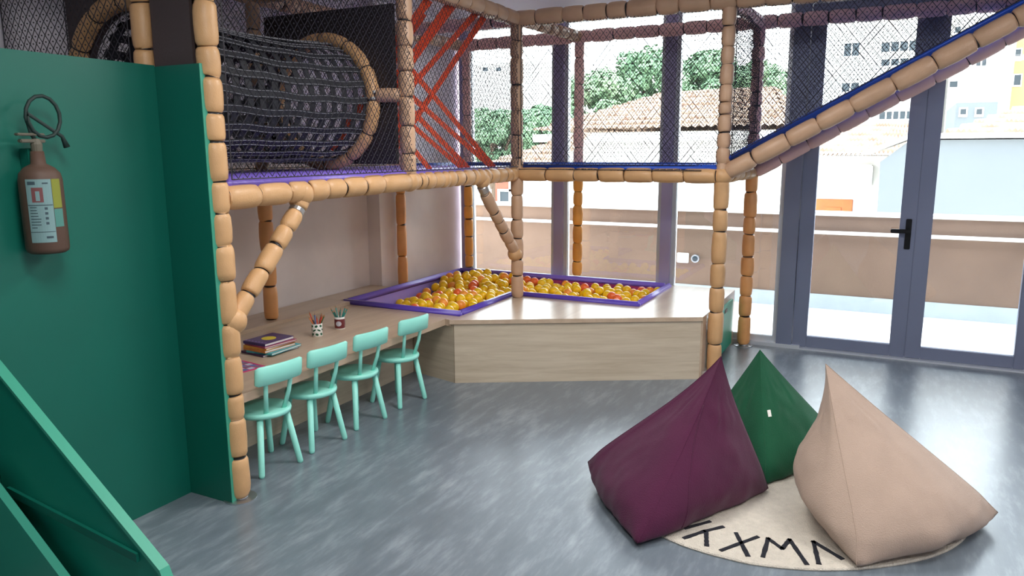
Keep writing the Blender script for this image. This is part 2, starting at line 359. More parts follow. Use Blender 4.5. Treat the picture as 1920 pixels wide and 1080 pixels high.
# grey gable building on the right
Yg = 13
g = [at(1650, 440, Yg), at(1650, 310, Yg), at(1622, 291, Yg), at(1706, 263, Yg), at(2100, 263, Yg), at(2100, 440, Yg)]
t = thing('grey_outbuilding', 'plain pale grey gable wall behind the right glass door', 'building', (g[3].x, Yg, -4))
poly = [(g[0].x-t.location.x, 0), (g[1].x-t.location.x, g[1].z+4.05), (g[3].x-t.location.x, g[3].z+4), (g[4].x-t.location.x, g[3].z+4), (g[5].x-t.location.x, 0)]
obj('wall', xprism(B(), poly, 'y', 0, 3.2), M['greyw'], t)
bm = B(); p0 = Vector((g[2].x-t.location.x, 0, g[2].z+4)); p1 = Vector((g[3].x-t.location.x, 0, g[3].z+4.02)); p2 = Vector((g[4].x-t.location.x, 0, g[3].z+4.02))
for q0, q1 in ((p0, p1), (p1, p2)):
    xprism(bm, [(q0.x, q0.z), (q1.x, q1.z), (q1.x, q1.z+.07), (q0.x, q0.z+.07)], 'y', -.12, 3.2)
obj('coping', bm, M['white'], t)
# house with orange shutter between them
Yh = 16.5
hl = at(1478, 330, Yh); hr = at(1668, 330, Yh)
t = thing('tiled_house', 'white house with clay roof and an orange wooden shutter above the parapet', 'house', (hl.x, Yh, -4))
W = hr.x-hl.x; zt = at(1600, 292, Yh).z+4
WR = at(1738, 260, Yh).x-hl.x
obj('wall', box(B(), 0, WR-.2, 0, 5, 0, zt), M['white'], t)
bm = B(); zc = at(1600, 330, Yh).z+4; box(bm, -.1, W-.3, -.25, 0, zc-.2, zc+.22, .02); obj('cornice', bm, M['white'], t)
bm = B(); x0 = at(1530, 380, Yh-.06).x-hl.x; x1 = at(1599, 380, Yh-.06).x-hl.x; zd = at(1565, 373, Yh).z+4
box(bm, x0, x1, -.08, .0, zd-1.4, zd, .01); box(bm, x0+.2, x1-.2, -.11, -.07, zd-1.2, zd-.16, .01)
sh = obj('shutter', bm, M['odoor'], t); sh['label'] = 'orange wooden shutter'
A_ = Vector((-.3, -.4, zt-.05)); B_ = Vector((WR, -.4, zt-.05)); rz = at(1600, 232, Yh+3.5).z+4
obj('roof', roof_slope(B(), A_, B_, Vector((WR, 3.5, rz)), Vector((.5, 3.5, rz)), 7, 34, .05), M['tile'], t)
# roof at far right
Yr = 18
t = thing('tiled_house', 'house with a broad clay roof showing above the grey gable wall', 'house', (at(1745, 260, Yr).x, Yr, -4))
zt = at(1800, 262, Yr).z+4; rz = at(1850, 204, Yr+4).z+4; W = at(2200, 250, Yr).x-t.location.x
obj('wall', box(B(), .3, W, .4, 8, 0, zt-.04), M['white'], t)
obj('roof', roof_slope(B(), (0, 0, zt), (W, 0, zt), (W, 4, rz), (2.0, 4, rz), 7, 36, .06), M['tile'], t)
# apartment tower and other blocks
def block(name, label, u0, u1, v_top, Y, depth, wins, m, cat='building'):
    a = at(u0, 280, Y); b = at(u1, 280, Y); top = at((u0+u1)/2, v_top, Y).z
    t = thing(name, label, cat, ((a.x+b.x)/2, Y, -4)); hw = (b.x-a.x)/2
    obj('wall', box(B(), -hw, hw, 0, depth, 0, top+4), m, t)
    for (ua, va, ub, vb, p) in wins:
        p0 = at(ua, vb, Y); p1 = at(ub, va, Y); win(t, p0.x-t.location.x, p1.x-t.location.x, p0.z+4, p1.z+4, 0, p)
    return t
block('apartment_tower', 'tall white apartment tower with paired windows seen through the left door leaf', 1490, 1738, -60, 52, 14,
      [(1582, 80, 1612, 106, 2), (1578, 155, 1611, 172, 2), (1652, 76, 1722, 98, 4), (1652, 108, 1722, 124, 4), (1648, 142, 1700, 158, 3), (1648, 208, 1712, 224, 5), (1580, 12, 1612, 34, 2), (1655, 14, 1722, 36, 4), (1502, 90, 1514, 106, 1)], M['whiteo'])
block('apartment_block', 'white apartment block seen high through the right door leaf', 1766, 1884, 30, 60, 14,
      [(1780, 152, 1796, 164, 1), (1790, 50, 1802, 62, 1), (1830, 60, 1850, 74, 2), (1830, 110, 1850, 124, 2), (1800, 105, 1812, 118, 1)], M['whiteo'])
block('apartment_block', 'peach coloured block with balconies at the right edge of the view', 1884, 1990, 60, 62, 12,
      [(1900, 92, 1915, 112, 1), (1900, 140, 1915, 160, 1)], M['peach'])
block('low_block', 'low white flat roofed building under the white apartment block', 1785, 1862, 192, 40, 8, [(1800, 204, 1812, 215, 1), (1830, 204, 1842, 215, 1)], M['greyw'])
block('apartment_block', 'distant pale block faint above the trees on the left', 890, 1010, 118, 90, 12, [(905, 126, 915, 134, 1), (930, 126, 940, 134, 1), (960, 126, 970, 134, 1)], M['whiteo'])

def tree(label, u, v_top, half_px, v_bot, Y, m, seed):
    rnd = random.Random(seed); c = at(u, (v_top+v_bot)/2, Y); R = half_px/FPX*c.length*1.0; Hh = (at(u, v_top, Y).z-at(u, v_bot, Y).z)/2
    t = thing('leafy_tree', label, 'tree', (c.x, Y, -4)); zc = c.z+4
    bm = B(); sweep(bm, [(0, 0, 0), (.1, 0, zc*.5), (0, .1, zc)], [.28, .2, .1], 8)
    for k in range(5):
        a = 2*PI*k/5; sweep(bm, [(0, 0, zc*.7), (math.cos(a)*R*.5, math.sin(a)*R*.4, zc+.1*Hh)], [.12, .04], 6)
    obj('trunk', bm, M['bark'], t)
    bm = B(); blobs = []
    for k in range(26):
        a = rnd.uniform(0, 2*PI); q = rnd.uniform(-1, 1); rr = math.sqrt(max(0, 1-q*q))*rnd.uniform(.5, .85)
        blobs.append((Vector((R*rr*math.cos(a), R*.8*rr*math.sin(a), zc+Hh*q*.75)), R*rnd.uniform(.22, .36)))
    for c0, br in blobs:
        for i in range(330):
            d = Vector((rnd.gauss(0, 1), rnd.gauss(0, 1), rnd.gauss(0, 1))).normalized(); p = c0+Vector((d.x*br, d.y*br, d.z*br*.8))*rnd.uniform(.75, 1.05)
            n = (d+Vector((rnd.uniform(-.6, .6), rnd.uniform(-.6, .6), rnd.uniform(-.2, .9)))).normalized(); x, y = frame_of(n); s = rnd.uniform(.06, .13)*(Y/30)
            bm.faces.new([bm.verts.new(p+x*s*a1+y*s*b1) for a1, b1 in ((-1, -.3), (0, -.75), (1, .2), (.1, .8))])
    obj('foliage', bm, m, t); return t
tree('bushy tree low behind the leftmost window, over the small roof', 925, 200, 75, 310, 24, M['leaf'], 1)
tree('tree between the leftmost pillar and the window mullion', 1015, 195, 60, 300, 30, M['leaf'], 2)
tree('round tree rising to the left of the big hipped roof', 1120, 140, 95, 270, 32, M['leaf2'], 3)
tree('tall dark tree behind the top of the hipped roof', 1205, 92, 90, 240, 34, M['leaf'], 4)
tree('broad tree behind the right half of the hipped roof', 1325, 96, 95, 240, 36, M['leaf'], 5)
tree('pale tree in the gap between the hipped roof and the tower', 1440, 105, 75, 250, 38, M['leaf2'], 6)

# ---------------------------------------------------------------- raised platform with the ball pit
TZ = .456
t = thing('platform_box', 'pale oak box platform with angled front holding the ball pit', 'platform', (-2.4, 5.4, 0))
def R_(pts): return [(p[0]+2.4, p[1]-5.4) for p in pts]
bm = B(); z0 = TZ-.03
fx = lambda x: 4.34+(x+2.66)*(5.19-4.34)/(1.53)
for poly in ([(-2.68, 4.33), (-2.66, 4.34), (-1.64, fx(-1.64)), (-1.64, 5.34), (-2.68, 5.34)], [(-1.64, fx(-1.64)), (-1.13, 5.19), (-1.13, 6.36), (-1.64, 6.36)],
             [(-3.74, 6.27), (-1.64, 6.27), (-1.64, 6.36), (-3.74, 6.36)], [(-3.83, 5.15), (-3.74, 5.15), (-3.74, 6.36), (-3.83, 6.36)]):
    prism(bm, R_(poly), z0, TZ)
obj('top_panel', bm, M['wood'], t)
bm = B(); prism(bm, R_([(-2.66, 4.355), (-1.145, 5.197), (-1.145, 5.22), (-2.66, 4.378)]), 0, z0); obj('front_panel', bm, M['woodf'], t)
bm = B(); prism(bm, R_([(-3.10, 4.47), (-2.665, 4.356), (-2.665, 4.378), (-3.10, 4.49)]), 0, z0); obj('return_panel', bm, M['woodf'], t)
bm = B(); box(bm, 1.25, 1.27, -.2, -.01, 0, z0); box(bm, 1.25, 1.27, .86, .96, 0, z0); box(bm, 1.25, 1.27, -.01, .86, z0-.03, z0); obj('side_panel', bm, M['wood'], t)
t = thing('storage_bin', 'teal roll-out storage box under the right side of the oak platform', 'storage box', (-1.13, 5.82, 0))
bm = B(); box(bm, -.38, -.005, -.42, .40, .035, .40, .004); box(bm, -.004, .016, -.42, .40, .03, .405, .004); obj('bin_body', bm, M['teal'], t)
for a in (-.3, .25):
    wv = obj('caster', sweep(B(), [(-.06, a, .02), (-.03, a, .02)], [.02, .02], 14), M['blackm'], t)
obj('handle_slot', box(B(), .014, .019, .06, .16, .345, .375, .004), M['blackm'], t)

def rim(bm, pts, wdt, z0, z1, inner_dx=None):
    pass
t = thing('ball_pit', 'L shaped padded purple ball pit sunk into the oak platform', 'ball pit', (-2.7, 5.4, 0))
def pr_(x0, x1, y0, y1): return (x0+2.7, x1+2.7, y0-5.4, y1-5.4)
bars = [(-3.74, -2.68, 4.47, 4.52), (-2.73, -2.68, 4.52, 5.34), (-2.68, -1.64, 5.34, 5.385), (-1.685, -1.64, 5.385, 6.27), (-3.74, -1.685, 6.225, 6.27), (-3.74, -3.695, 4.52, 6.225)]
for i, b in enumerate(bars):
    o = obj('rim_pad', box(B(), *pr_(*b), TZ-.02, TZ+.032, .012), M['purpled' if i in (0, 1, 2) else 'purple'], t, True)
bm = B()
for b in ((-3.73, -2.69, 4.48, 4.50), (-2.71, -2.69, 4.5, 5.36), (-2.69, -1.65, 5.36, 5.38), (-1.67, -1.65, 5.38, 6.26), (-3.73, -3.71, 4.5, 6.26)): box(bm, *pr_(*b), .18, TZ-.01)
for b in ((-3.71, -2.71, 4.5, 6.24), (-2.71, -1.67, 5.38, 6.24)): box(bm, *pr_(*b), .18, .21)
obj('liner', bm, M['lavender'], t)
lb = obj('liner_back', box(B(), *pr_(-3.71, -1.67, 6.215, 6.235), .21, TZ-.01), M['magenta'], t); lb['label'] = 'plum coloured back lining'
# balls
BR = .04
def ballmat(n, c):
    m = mat(n, c, .3); b = m.node_tree.nodes['Principled BSDF']; b.inputs['Subsurface Weight'].default_value = .5; b.inputs['Subsurface Radius'].default_value = (.03, .02, .005); b.inputs['Subsurface Scale'].default_value = .5
    return m
bms = [ballmat('yellow plastic', (255, 208, 34)), ballmat('orange plastic', (255, 164, 66)), ballmat('red plastic', (244, 120, 62))]
def ball_mesh(k, sub=2):
    bm = B(); bmesh.ops.create_icosphere(bm, subdivisions=3, radius=BR); return bm
meshes = []
for k in range(3):
    me = bpy.data.meshes.new('ball'); bb = ball_mesh(k); bb.to_mesh(me); bb.free(); me.materials.append(bms[k])
    for p in me.polygons: p.use_smooth = True
    meshes.append(me)
def inpit(x, y): m = BR+.004; return (-3.705+m < x < -2.712-m and 4.505+m < y < 6.21-m) or (-2.8 < x < -1.672-m and 5.382+m < y < 6.21-m)
def hs(x, y):
    h = .395+.05*min(1, max(0, (x+3.6)/.6))
    h += .085*math.exp(-((x+3.45)**2/.16+(y-5.95)**2/.16))+.02*math.exp(-((x+3.0)**2+(y-5.3)**2)/.2)
    h -= .07*math.exp(-((x+3.66)**2/.03+(y-4.7)**2/.5))
    if x > -2.7: h -= .012
    return h+.012*noise.noise(Vector((x*6, y*6, 0)))
def hs_low(x, y): return .24
rb = random.Random(11); grid = {}; spots = []
def near(x, y):
    i, j = int(x/.08), int(y/.08)
    for a in (-1, 0, 1):
        for b in (-1, 0, 1):
            for p in grid.get((i+a, j+b), ()): yield p
def rest_z(x, y):
    z = hs(x, y)-.13
    for p in near(x, y):
        d2 = (p[0]-x)**2+(p[1]-y)**2
        if d2 < 4*BR*BR: z = max(z, p[2]+math.sqrt(4*BR*BR-d2))
    return z
for k in range(9000):
    best = None; x0, y0 = rb.uniform(-3.7, -1.67), rb.uniform(4.5, 6.22)
    for q in range(10):
        x = x0+rb.gauss(0, .03); y = y0+rb.gauss(0, .03)
        if inpit(x, y):
            z = rest_z(x, y)
            if best is None or z < best[2]: best = (x, y, z)
    if best and best[2] < hs(best[0], best[1]):
        spots.append(best); grid.setdefault((int(best[0]/.08), int(best[1]/.08)), []).append(best)
def hidden(p):
    return sum(1 for q in near(p[0], p[1]) if q[2] > p[2]+.035) >= 3
top = [p for p in spots if not hidden(p)]; rest = [p for p in spots if hidden(p)]
top.sort(key=lambda p: (p[0]**2+p[1]**2)); one = top[:300]; rest += top[300:]
print('BALLS', len(spots), len(top))
names = ['yellow', 'orange', 'red']
lbl = ['yellow plastic ball lying in the purple ball pit', 'orange plastic ball lying among the yellow ones in the pit', 'red plastic ball lying among the yellow ones in the pit']
for x, y, z in one:
    q = random.random(); k = 0 if q < .80 else (1 if q < .93 else 2)
    o = bpy.data.objects.new('pit_ball', meshes[k]); COL.objects.link(o); o.location = (x, y, z)
    tag(o, lbl[k], 'ball', names[k]+' balls in the ball pit')
bm = B(); 
for x, y, z in rest:
    t_ = B(); bmesh.ops.create_icosphere(t_, subdivisions=2, radius=BR, matrix=Matrix.Translation((x, y, z))); q = random.random(); mi = 0 if q < .8 else (1 if q < .93 else 2)
    for f in t_.faces: f.material_index = mi; f.smooth = True
    join(bm, t_)
o = tag(obj('pit_balls', bm, bms), 'yellow and orange plastic balls further back and deeper in the pit', 'balls'); o['kind'] = 'stuff'

# ---------------------------------------------------------------- low desk with wall ledge
t = thing('low_desk', 'long low oak desk built along the cement wall', 'desk', (-3.2, 3.4, 0))
bm = B(); prism(bm, [(p[0]+3.2, p[1]-3.4) for p in [(-2.73, 2.33), (-2.73, 4.352), (-2.68, 4.338), (-2.68, 4.465), (-3.655, 4.465), (-3.655, 2.33)]], TZ-.045, TZ); obj('desktop', bm, M['wood'], t)
obj('back_panel', box(B(), .10, .12, -1.07, 1.06, 0, TZ-.045), M['woodf'], t)
bm = B(); box(bm, -.765, -.455, -1.07, 1.07, 0, TZ+.024, .002); box(bm, -.765, -.55, 1.07, 1.73, 0, TZ+.024, .002); obj('wall_ledge', bm, M['wood'], t)

# ---------------------------------------------------------------- chairs
def make_chair():
    t = thing('childs_chair', '', 'chair'); m = M['mint']; ST = .318
    bm = B(); R = .142; lathe(bm, [(R*.9, ST-.028), (R-.004, ST-.026), (R, ST-.014), (R-.002, ST-.004), (R-.010, ST), (R*.5, ST-.001)], 40); obj('seat', bm, m, t, True)
    for sx in (-1, 1):
        for sy in (-1, 1):
            bm = B(); sweep(bm, [(sx*.122, sy*.122, 0), (sx*.120, sy*.120, .012), (sx*.080, sy*.080, ST-.027)], [.0125, .0155, .0165], 16); obj('leg', bm, m, t, True)
    for sy in (-1, 1):
        bm = B(); sweep(bm, [(.098, sy*.055, ST-.004), (.125, sy*.07, .41), (.148, sy*.08, .545)], [.014, .0125, .0115], 12, sx=1, sy=.75); obj('back_spindle', bm, m, t, True)
    # curved board
    bm = B(); n = 16; hw = .142; rows = [(.478, .0, 0), (.484, .009, 0), (.53, .011, .004), (.572, .010, .008), (.579, .0, .009)]
    F = []; Bk = []
    for i in range(n+1):
        q = -1+2*i/n; cx = .160-.018*(q*q); r = 1-max(0, (abs(q)-.93)/.07)*.35; row = []
        zmid = .528
        for z, th, dx in rows: row.append((cx+dx, q*hw, zmid+(z-zmid)*(r**.5), th*min(1, 1.15-abs(q)**14*.9)))
        F.append([bm.verts.new((c-th, y, z)) for c, y, z, th in row]); Bk.append([bm.verts.new((c+th+.001, y, z)) for c, y, z, th in row])
    for i in range(n):
        for k in range(len(rows)-1):
            bm.faces.new((F[i][k], F[i][k+1], F[i+1][k+1], F[i+1][k])); bm.faces.new((Bk[i][k], Bk[i+1][k], Bk[i+1][k+1], Bk[i][k+1]))
        bm.faces.new((F[i][0], F[i+1][0], Bk[i+1][0], Bk[i][0])); bm.faces.new((F[i][-1], Bk[i][-1], Bk[i+1][-1], F[i+1][-1]))
    for i in (0, n):
        for k in range(len(rows)-1): bm.faces.new((F[i][k], Bk[i][k], Bk[i][k+1], F[i][k+1]))
    bmesh.ops.recalc_face_normals(bm, faces=bm.faces[:])
    o = obj('backrest', bm, m, t, True); return t
ch = make_chair()
for i, (x, y, a, l) in enumerate([(-2.815, 2.715, -8, 'mint green childs chair at the desk nearest the tan corner post'), (-2.81, 3.07, -7, 'mint green childs chair in front of the stack of books, second from the corner post'),
                              (-2.81, 3.45, -7, 'mint green childs chair at the desk beside the pencil cups, third from the corner post'), (-2.797, 3.87, -7, 'mint green childs chair at the desk end nearest the ball pit')]):
    c = ch if i == 0 else copy_tree(ch)
    c.location = (x, y, 0); c.rotation_euler = (0, 0, math.radians(a)); c['label'] = l; c['group'] = 'mint chairs along the desk'

# ---------------------------------------------------------------- books and pencils
def book(name, x, y, z, rz, w_, l_, h, cover, label, spine=None, extra=None):
    t = thing(name, label, 'book', (x, y, z), rz, 'picture books stacked on the desk')
    c = mat('cover', cover, .35, var=.25, vs=25); bm = B(); box(bm, -w_/2, w_/2, -l_/2, l_/2, 0, .002); box(bm, -w_/2, w_/2, -l_/2, l_/2, h-.002, h); box(bm, -w_/2, w_/2, -l_/2, -l_/2+.002, .002, h-.002)
    obj('cover', bm, c, t); obj('pages', box(B(), -w_/2+.0025, w_/2-.003, -l_/2+.003, l_/2-.003, .0022, h-.0022), M['white'], t)
    if extra: extra(t, h)
    return t
def sunpatch(t, h):
    o = obj('cover_picture', lathe(B(), [(.042, h), (.042, h+.0008)], 24, (.0, .0, 0)), mat('yellow print', (226, 206, 60), .4), t); o['label'] = 'round yellow picture'
    bm = B(); 
    for a in range(7): box(bm, -.09+a*.026, -.078+a*.026, -.095, -.088, h, h+.0007)
    obj('cover_stars', bm, mat('pale print', (170, 140, 210), .4), t)
bx, by = -3.20, 3.17
hts = [.012, .012, .014, .013, .010, .016]; z = TZ
specs = [((66, 34, 84), 'dark purple book at the bottom of the stack on the desk', .20, .25, -4, -.01, .01), ((70, 170, 180), 'teal patterned book second from the bottom of the stack', .19, .25, 6, .02, .015),
         ((206, 130, 60), 'orange spined book in the middle of the stack', .18, .23, 0, 0, 0), ((220, 160, 70), 'yellow orange book directly above the orange one', .18, .23, 3, -.003, .003),
         ((172, 60, 96), 'raspberry red book just under the top book', .18, .23, -3, .008, .004), ((64, 46, 104), 'dark violet book with a round yellow picture on top of the stack', .175, .225, 2, -.004, 0)]
for (c, l, w_, l_, a, dx, dy), h in zip(specs, hts):
    book('picture_book', bx+dx, by+dy, z, math.radians(a-4), w_, l_, h, c, l, extra=sunpatch if 'top of the stack' in l else None); z += h
t = thing('magazine', 'thin magazine with pink edge lying beside the tan corner post', 'magazine', (-3.10, 2.80, TZ), math.radians(-8))
obj('cover', box(B(), -.10, .10, -.13, .13, 0, .004), mat('magazine cover', (206, 60, 120), .35), t)
bm = B()
for i in range(5):
    for j in range(6): box(bm, -.09+i*.037, -.06+i*.037, -.12+j*.04, -.087+j*.04, .004, .0046, mi=(i+j*2) % 3)
obj('cover_picture', bm, [mat('pale print2', (196, 210, 226), .4), mat('blue print', (90, 120, 170), .4), mat('grey print', (120, 110, 130), .4)], t)
def cup(x, y, label, patt, cols, plabel, seed):
    rnd = random.Random(seed); t = thing('pencil_cup', label, 'cup', (x, y, TZ)); R = .033; H = .082
    bm = B(); lathe(bm, [(R-.002, 0), (R, .002), (R, H), (R-.003, H), (R-.003, .004), (.004, .004)], 32); obj('cup_body', bm, M['white'], t, True)
    patt(t, R, H)
    n = len(cols)
    for i, c in enumerate(cols):
        a = 2*PI*i/n+rnd.uniform(-.2, .2); r0 = .012; r1 = .028+rnd.uniform(-.003, .0); hh = rnd.uniform(.135, .165); k = hh/H
        b0 = Vector((x+r0*math.cos(a+2.6), y+r0*math.sin(a+2.6), TZ+.006)); top_ = Vector((x+r1*math.cos(a), y+r1*math.sin(a), TZ+H)); d = (top_-b0).normalized(); Lp = hh
        p = thing('pencil', plabel[i] if isinstance(plabel, list) else plabel, 'pencil', b0, 0, 'pencils in the '+('leaf' if seed == 1 else 'burgundy')+' cup')
        pm = mat('pencil paint', c, .35)
        obj('shaft', sweep(B(), [(0, 0, 0), d*(Lp-.016)], .0042, 6), pm, p)
        obj('tip', sweep(B(), [d*(Lp-.016), d*(Lp-.004)], [.0042, .0014], 6), M['peach'], p); obj('lead', sweep(B(), [d*(Lp-.004), d*Lp], [.0014, .0004], 6), pm, p)
    return t
def patch(bm, R, a0, zc, ra, rz_, tilt=0, n=14):
    c = bm.verts.new(((R+.0006)*math.cos(a0), (R+.0006)*math.sin(a0), zc)); vs = []
    for k in range(n):
        q = 2*PI*k/n; u, v = ra*math.cos(q), rz_*math.sin(q); u, v = u*math.cos(tilt)-v*math.sin(tilt), u*math.sin(tilt)+v*math.cos(tilt)
        vs.append(bm.verts.new(((R+.0006)*math.cos(a0+u/R), (R+.0006)*math.sin(a0+u/R), zc+v)))
    for k in range(n): bm.faces.new((c, vs[k], vs[(k+1) % n]))
def leafp(t, R, H):
    bm = B()
    for i in range(7):
        for j in range(3): patch(bm, R, i*2*PI/7+j*.4, .016+j*.026, .010 if j != 1 else .013, .0075 if j != 1 else .005, .5*(i % 3-1))
    obj('leaf_print', bm, mat('green leaf print', (28, 92, 62), .4), t)
def bearp(t, R, H):
    bm = B(); lathe(bm, [(R+.0004, .008), (R+.0008, .009), (R+.0008, .068), (R+.0004, .069)], 32)
    bmesh.ops.delete(bm, geom=[f for f in bm.faces if len(f.verts) > 4], context='FACES_ONLY'); obj('burgundy_print', bm, mat('burgundy print', (108, 40, 44), .4), t)
    bm = B()
    for i in range(3): patch(bm, R+.0022, -PI*.35+i*2*PI/3, .040, .019, .017)
    obj('oval_print', bm, mat('pale grey print', (196, 196, 206), .4), t)
C1 = [(196, 60, 50), (60, 110, 70), (230, 120, 70), (150, 60, 50), (70, 90, 150), (214, 90, 60), (90, 60, 50), (240, 150, 90), (60, 60, 66), (222, 70, 50)]
N1 = ['red', 'green', 'light orange', 'brick red', 'blue', 'coral', 'brown', 'peach', 'black', 'bright red']
cup(-3.20, 3.58, 'white pencil cup with dark green leaf print on the desk', leafp, C1, [n+' pencil standing in the leaf print cup' for n in N1], 1)
cup(-3.20, 3.80, 'white pencil cup with burgundy print and pale oval on the desk', bearp, [(20, 140, 130)]*7+[(16, 100, 92)]*2, 'teal pencil standing in the burgundy print cup', 2)

# ---------------------------------------------------------------- play structure
play = thing('play_frame', 'two level padded climbing frame with nets, tunnel and ramp over the desk and ball pit', 'play structure', (-2.6, 4.4, 0))
OFF = Vector((-2.6, 4.4, 0))
def P(p): return Vector(p)-OFF
def padded(name, p0, p1, mt, r=.052, seed=0, lens=(.11, .2), label=None, smooth=True, bulb=None):
    """row of padded sleeves with cable ties in the grooves"""
    p0, p1 = P(p0), P(p1); L = (p1-p0).length; d = (p1-p0)/L; rnd = random.Random(seed+int(L*1000)); pts = []; rad = []; mis = []; s_ = 0
    while s_ < L-1e-4:
        l = rnd.uniform(*lens)
        if L-s_-l < lens[0]*.7: l = L-s_
        e = min(s_+l, L); g = .010; rr = r*rnd.uniform(.95, 1.04)
        prof = [(0, .80, 1), (.003, .80, 1), (.006, .86, 0), (.016, .97, 0)] + [(q*l, 1.0+.025*math.sin(PI*q), 0) for q in (.25, .5, .75)] + [(l-.016, .97, 0), (l-.006, .86, 0), (l-.003, .80, 1), (l, .80, 1)]
        for (q, k, mi) in prof:
            w = Vector((rnd.uniform(-1, 1), rnd.uniform(-1, 1), rnd.uniform(-1, 1)))*.0012
            pts.append(p0+d*(s_+q)+w*(1 if mi == 0 else 0)); rad.append(rr*k); mis.append(mi)
        s_ = e
    # drop duplicate joint points
    P2, R2, M2 = [pts[0]], [rad[0]], [mis[0]]
    for a, b, c in zip(pts[1:], rad[1:], mis[1:]):
        if (a-P2[-1]).length > .0015: P2.append(a); R2.append(b); M2.append(c)
    sp = [1 if (M2[i] and M2[i+1]) else 0 for i in range(len(P2)-1)]
    bm = B(); sweep(bm, P2, R2, 18, mis=sp); o = obj(name, bm, [mt, M['tie']], play, smooth)
    if label: o['label'] = label
    return o
BZ = 1.43; TB = 2.58
A = (-2.64, 2.37); C = (-2.63, 5.285); D = (-1.07, 5.33); E = (-1.03, 6.30); F_ = (-2.54, 6.335); G = (-3.68, 6.335); Hh = (-3.785, 5.36); I = (-3.74, 3.74); J = (-3.0, 2.345)
def flange(x, y, z=0):
    obj('post_flange', lathe(B(), [(.075, z), (.075, z+.006), (.034, z+.008), (.034, z+.03)], 24, (x-OFF.x, y-OFF.y, 0)), M['steel'], play)
def post(x, y, z0, z1, mt, seed, x1=None, y1=None, r=.05, lens=(.11, .2)):
    return padded('post', (x, y, z0), (x, y, z1), mt, r, seed, lens)
flange(*A); post(*A, .02, 2.66, M['pad'], 1, r=.048)
post(*C, TZ+.002, TB, M['padb'], 2, r=.048)
flange(*D); post(*D, .02, BZ, M['pad'], 3, r=.052, lens=(.12, .24)); post(*D, BZ, TB, M['padb'], 4, r=.047, lens=(.08, .15))
flange(*E); post(*E, .02, BZ, M['padwarm'], 5, r=.05, lens=(.13, .25)); post(*E, BZ, TB, M['padp'], 6, r=.048, lens=(.08, .14))
post(*F_, TZ+.03, BZ, M['padglow'], 7, r=.044); post(*F_, BZ, TB, M['padp'], 8, r=.044, lens=(.16, .24))
post(*G, TZ+.03, BZ, M['padglow'], 9, r=.042); post(*G, BZ, TB, M['padp'], 10, r=.042)
post(*Hh, TZ+.001, BZ, M['padwarm'], 11, r=.042, lens=(.2, .28)); post(*Hh, BZ, TB, M['padp'], 31, r=.042)
post(*I, TZ+.025, BZ, M['padwarm'], 12, r=.048, lens=(.2, .28)); post(*I, BZ, TB, M['padb'], 13, r=.046)
flange(*J); post(*J, .02, 2.66, M['pad'], 14, r=.047)
BP = (-2.64, 3.83); post(*BP, BZ+.03, 2.62, M['padb'], 15, r=.048, lens=(.12, .18))
# beams at deck level
padded('beam', (A[0], A[1]+.03, 1.405), (BP[0], BP[1]-.02, 1.425), M['pad'], .055, 20, (.12, .2)); padded('beam', (BP[0], BP[1]-.02, 1.425), (C[0]-.005, C[1]-.03, BZ), M['pad'], .053, 21, (.06, .13))
padded('beam', (C[0]+.03, C[1], BZ), (D[0]-.03, D[1]-.03, BZ), M['pad'], .052, 22, (.18, .26))
padded('beam', (D[0], D[1]+.03, BZ), (E[0], E[1]-.03, BZ), M['pad'], .05, 23)
padded('beam', (G[0], G[1], BZ), (F_[0], F_[1], BZ), M['pad'], .045, 24); padded('beam', (F_[0], F_[1], BZ), (E[0], E[1], BZ), M['pad'], .045, 25)
padded('beam', (G[0]-.02, G[1], BZ), (-3.74, 2.4, BZ), M['pad'], .045, 26)
# top beams
padded('top_beam', (A[0], A[1]-.5, TB), (C[0], C[1], TB), M['padb'], .055, 27, (.14, .2)); padded('top_beam', (C[0]-.02, C[1], TB), (1.45, 5.36, TB), M['padb'], .057, 28, (.14, .22))
padded('top_beam', (G[0]-.05, G[1], TB), (1.45, 6.32, TB), M['padp'], .052, 29, (.16, .22)); padded('top_beam', (C[0], C[1], TB), (F_[0], F_[1], TB), M['padb'], .047, 30)
padded('top_beam', (D[0], D[1], TB), (E[0], E[1], TB), M['padp'], .045, 32, (.07, .11)); padded('top_beam', (-3.74, 2.0, TB), (-3.74, 6.30, TB), M['padb'], .05, 33)
padded('top_beam', (-3.74, 3.74, TB), (-2.66, 3.83, TB), M['padb'], .05, 34); padded('top_beam', (-3.7, 5.33, TB), (-2.66, 5.31, TB), M['padp'], .05, 35)
# braces
def clamp(p, d):
    p = P(p); d = Vector(d).normalized(); obj('clamp', sweep(B(), [p-d*.03, p-d*.025, p+d*.025, p+d*.03], [.03, .038, .038, .03], 16), M['steel'], play)
padded('brace', (-2.64, 2.41, .86), (-2.64, 2.845, 1.31), M['pad'], .044, 40, (.10, .16)); clamp((-2.64, 2.86, 1.33), (0, .43, .45)); padded('brace', (-2.64, 2.855, 1.325), (-2.64, 2.90, 1.39), M['pad'], .046, 41, (.05, .07))
padded('brace', (-2.635, 5.25, .83), (-2.635, 4.77, 1.31), M['padb'], .044, 42, (.10, .15)); clamp((-2.635, 4.75, 1.34), (0, -.45, .48))
for p, r in (((-2.635, 5.255, .81), .058), ((-2.64, 2.40, .85), .064), ((-2.64, 2.89, 1.40), .062), ((D[0], D[1], BZ), .068), ((C[0], C[1], BZ), .058), ((BP[0], BP[1], BZ-.005), .062), ((-2.635, 4.74, 1.40), .058), ((E[0], E[1], BZ), .06)):
    bm = B(); bmesh.ops.create_uvsphere(bm, u_segments=20, v_segments=12, radius=r, matrix=Matrix.Translation(P(p))); obj('joint_pad', bm, M['pad'], play, True)
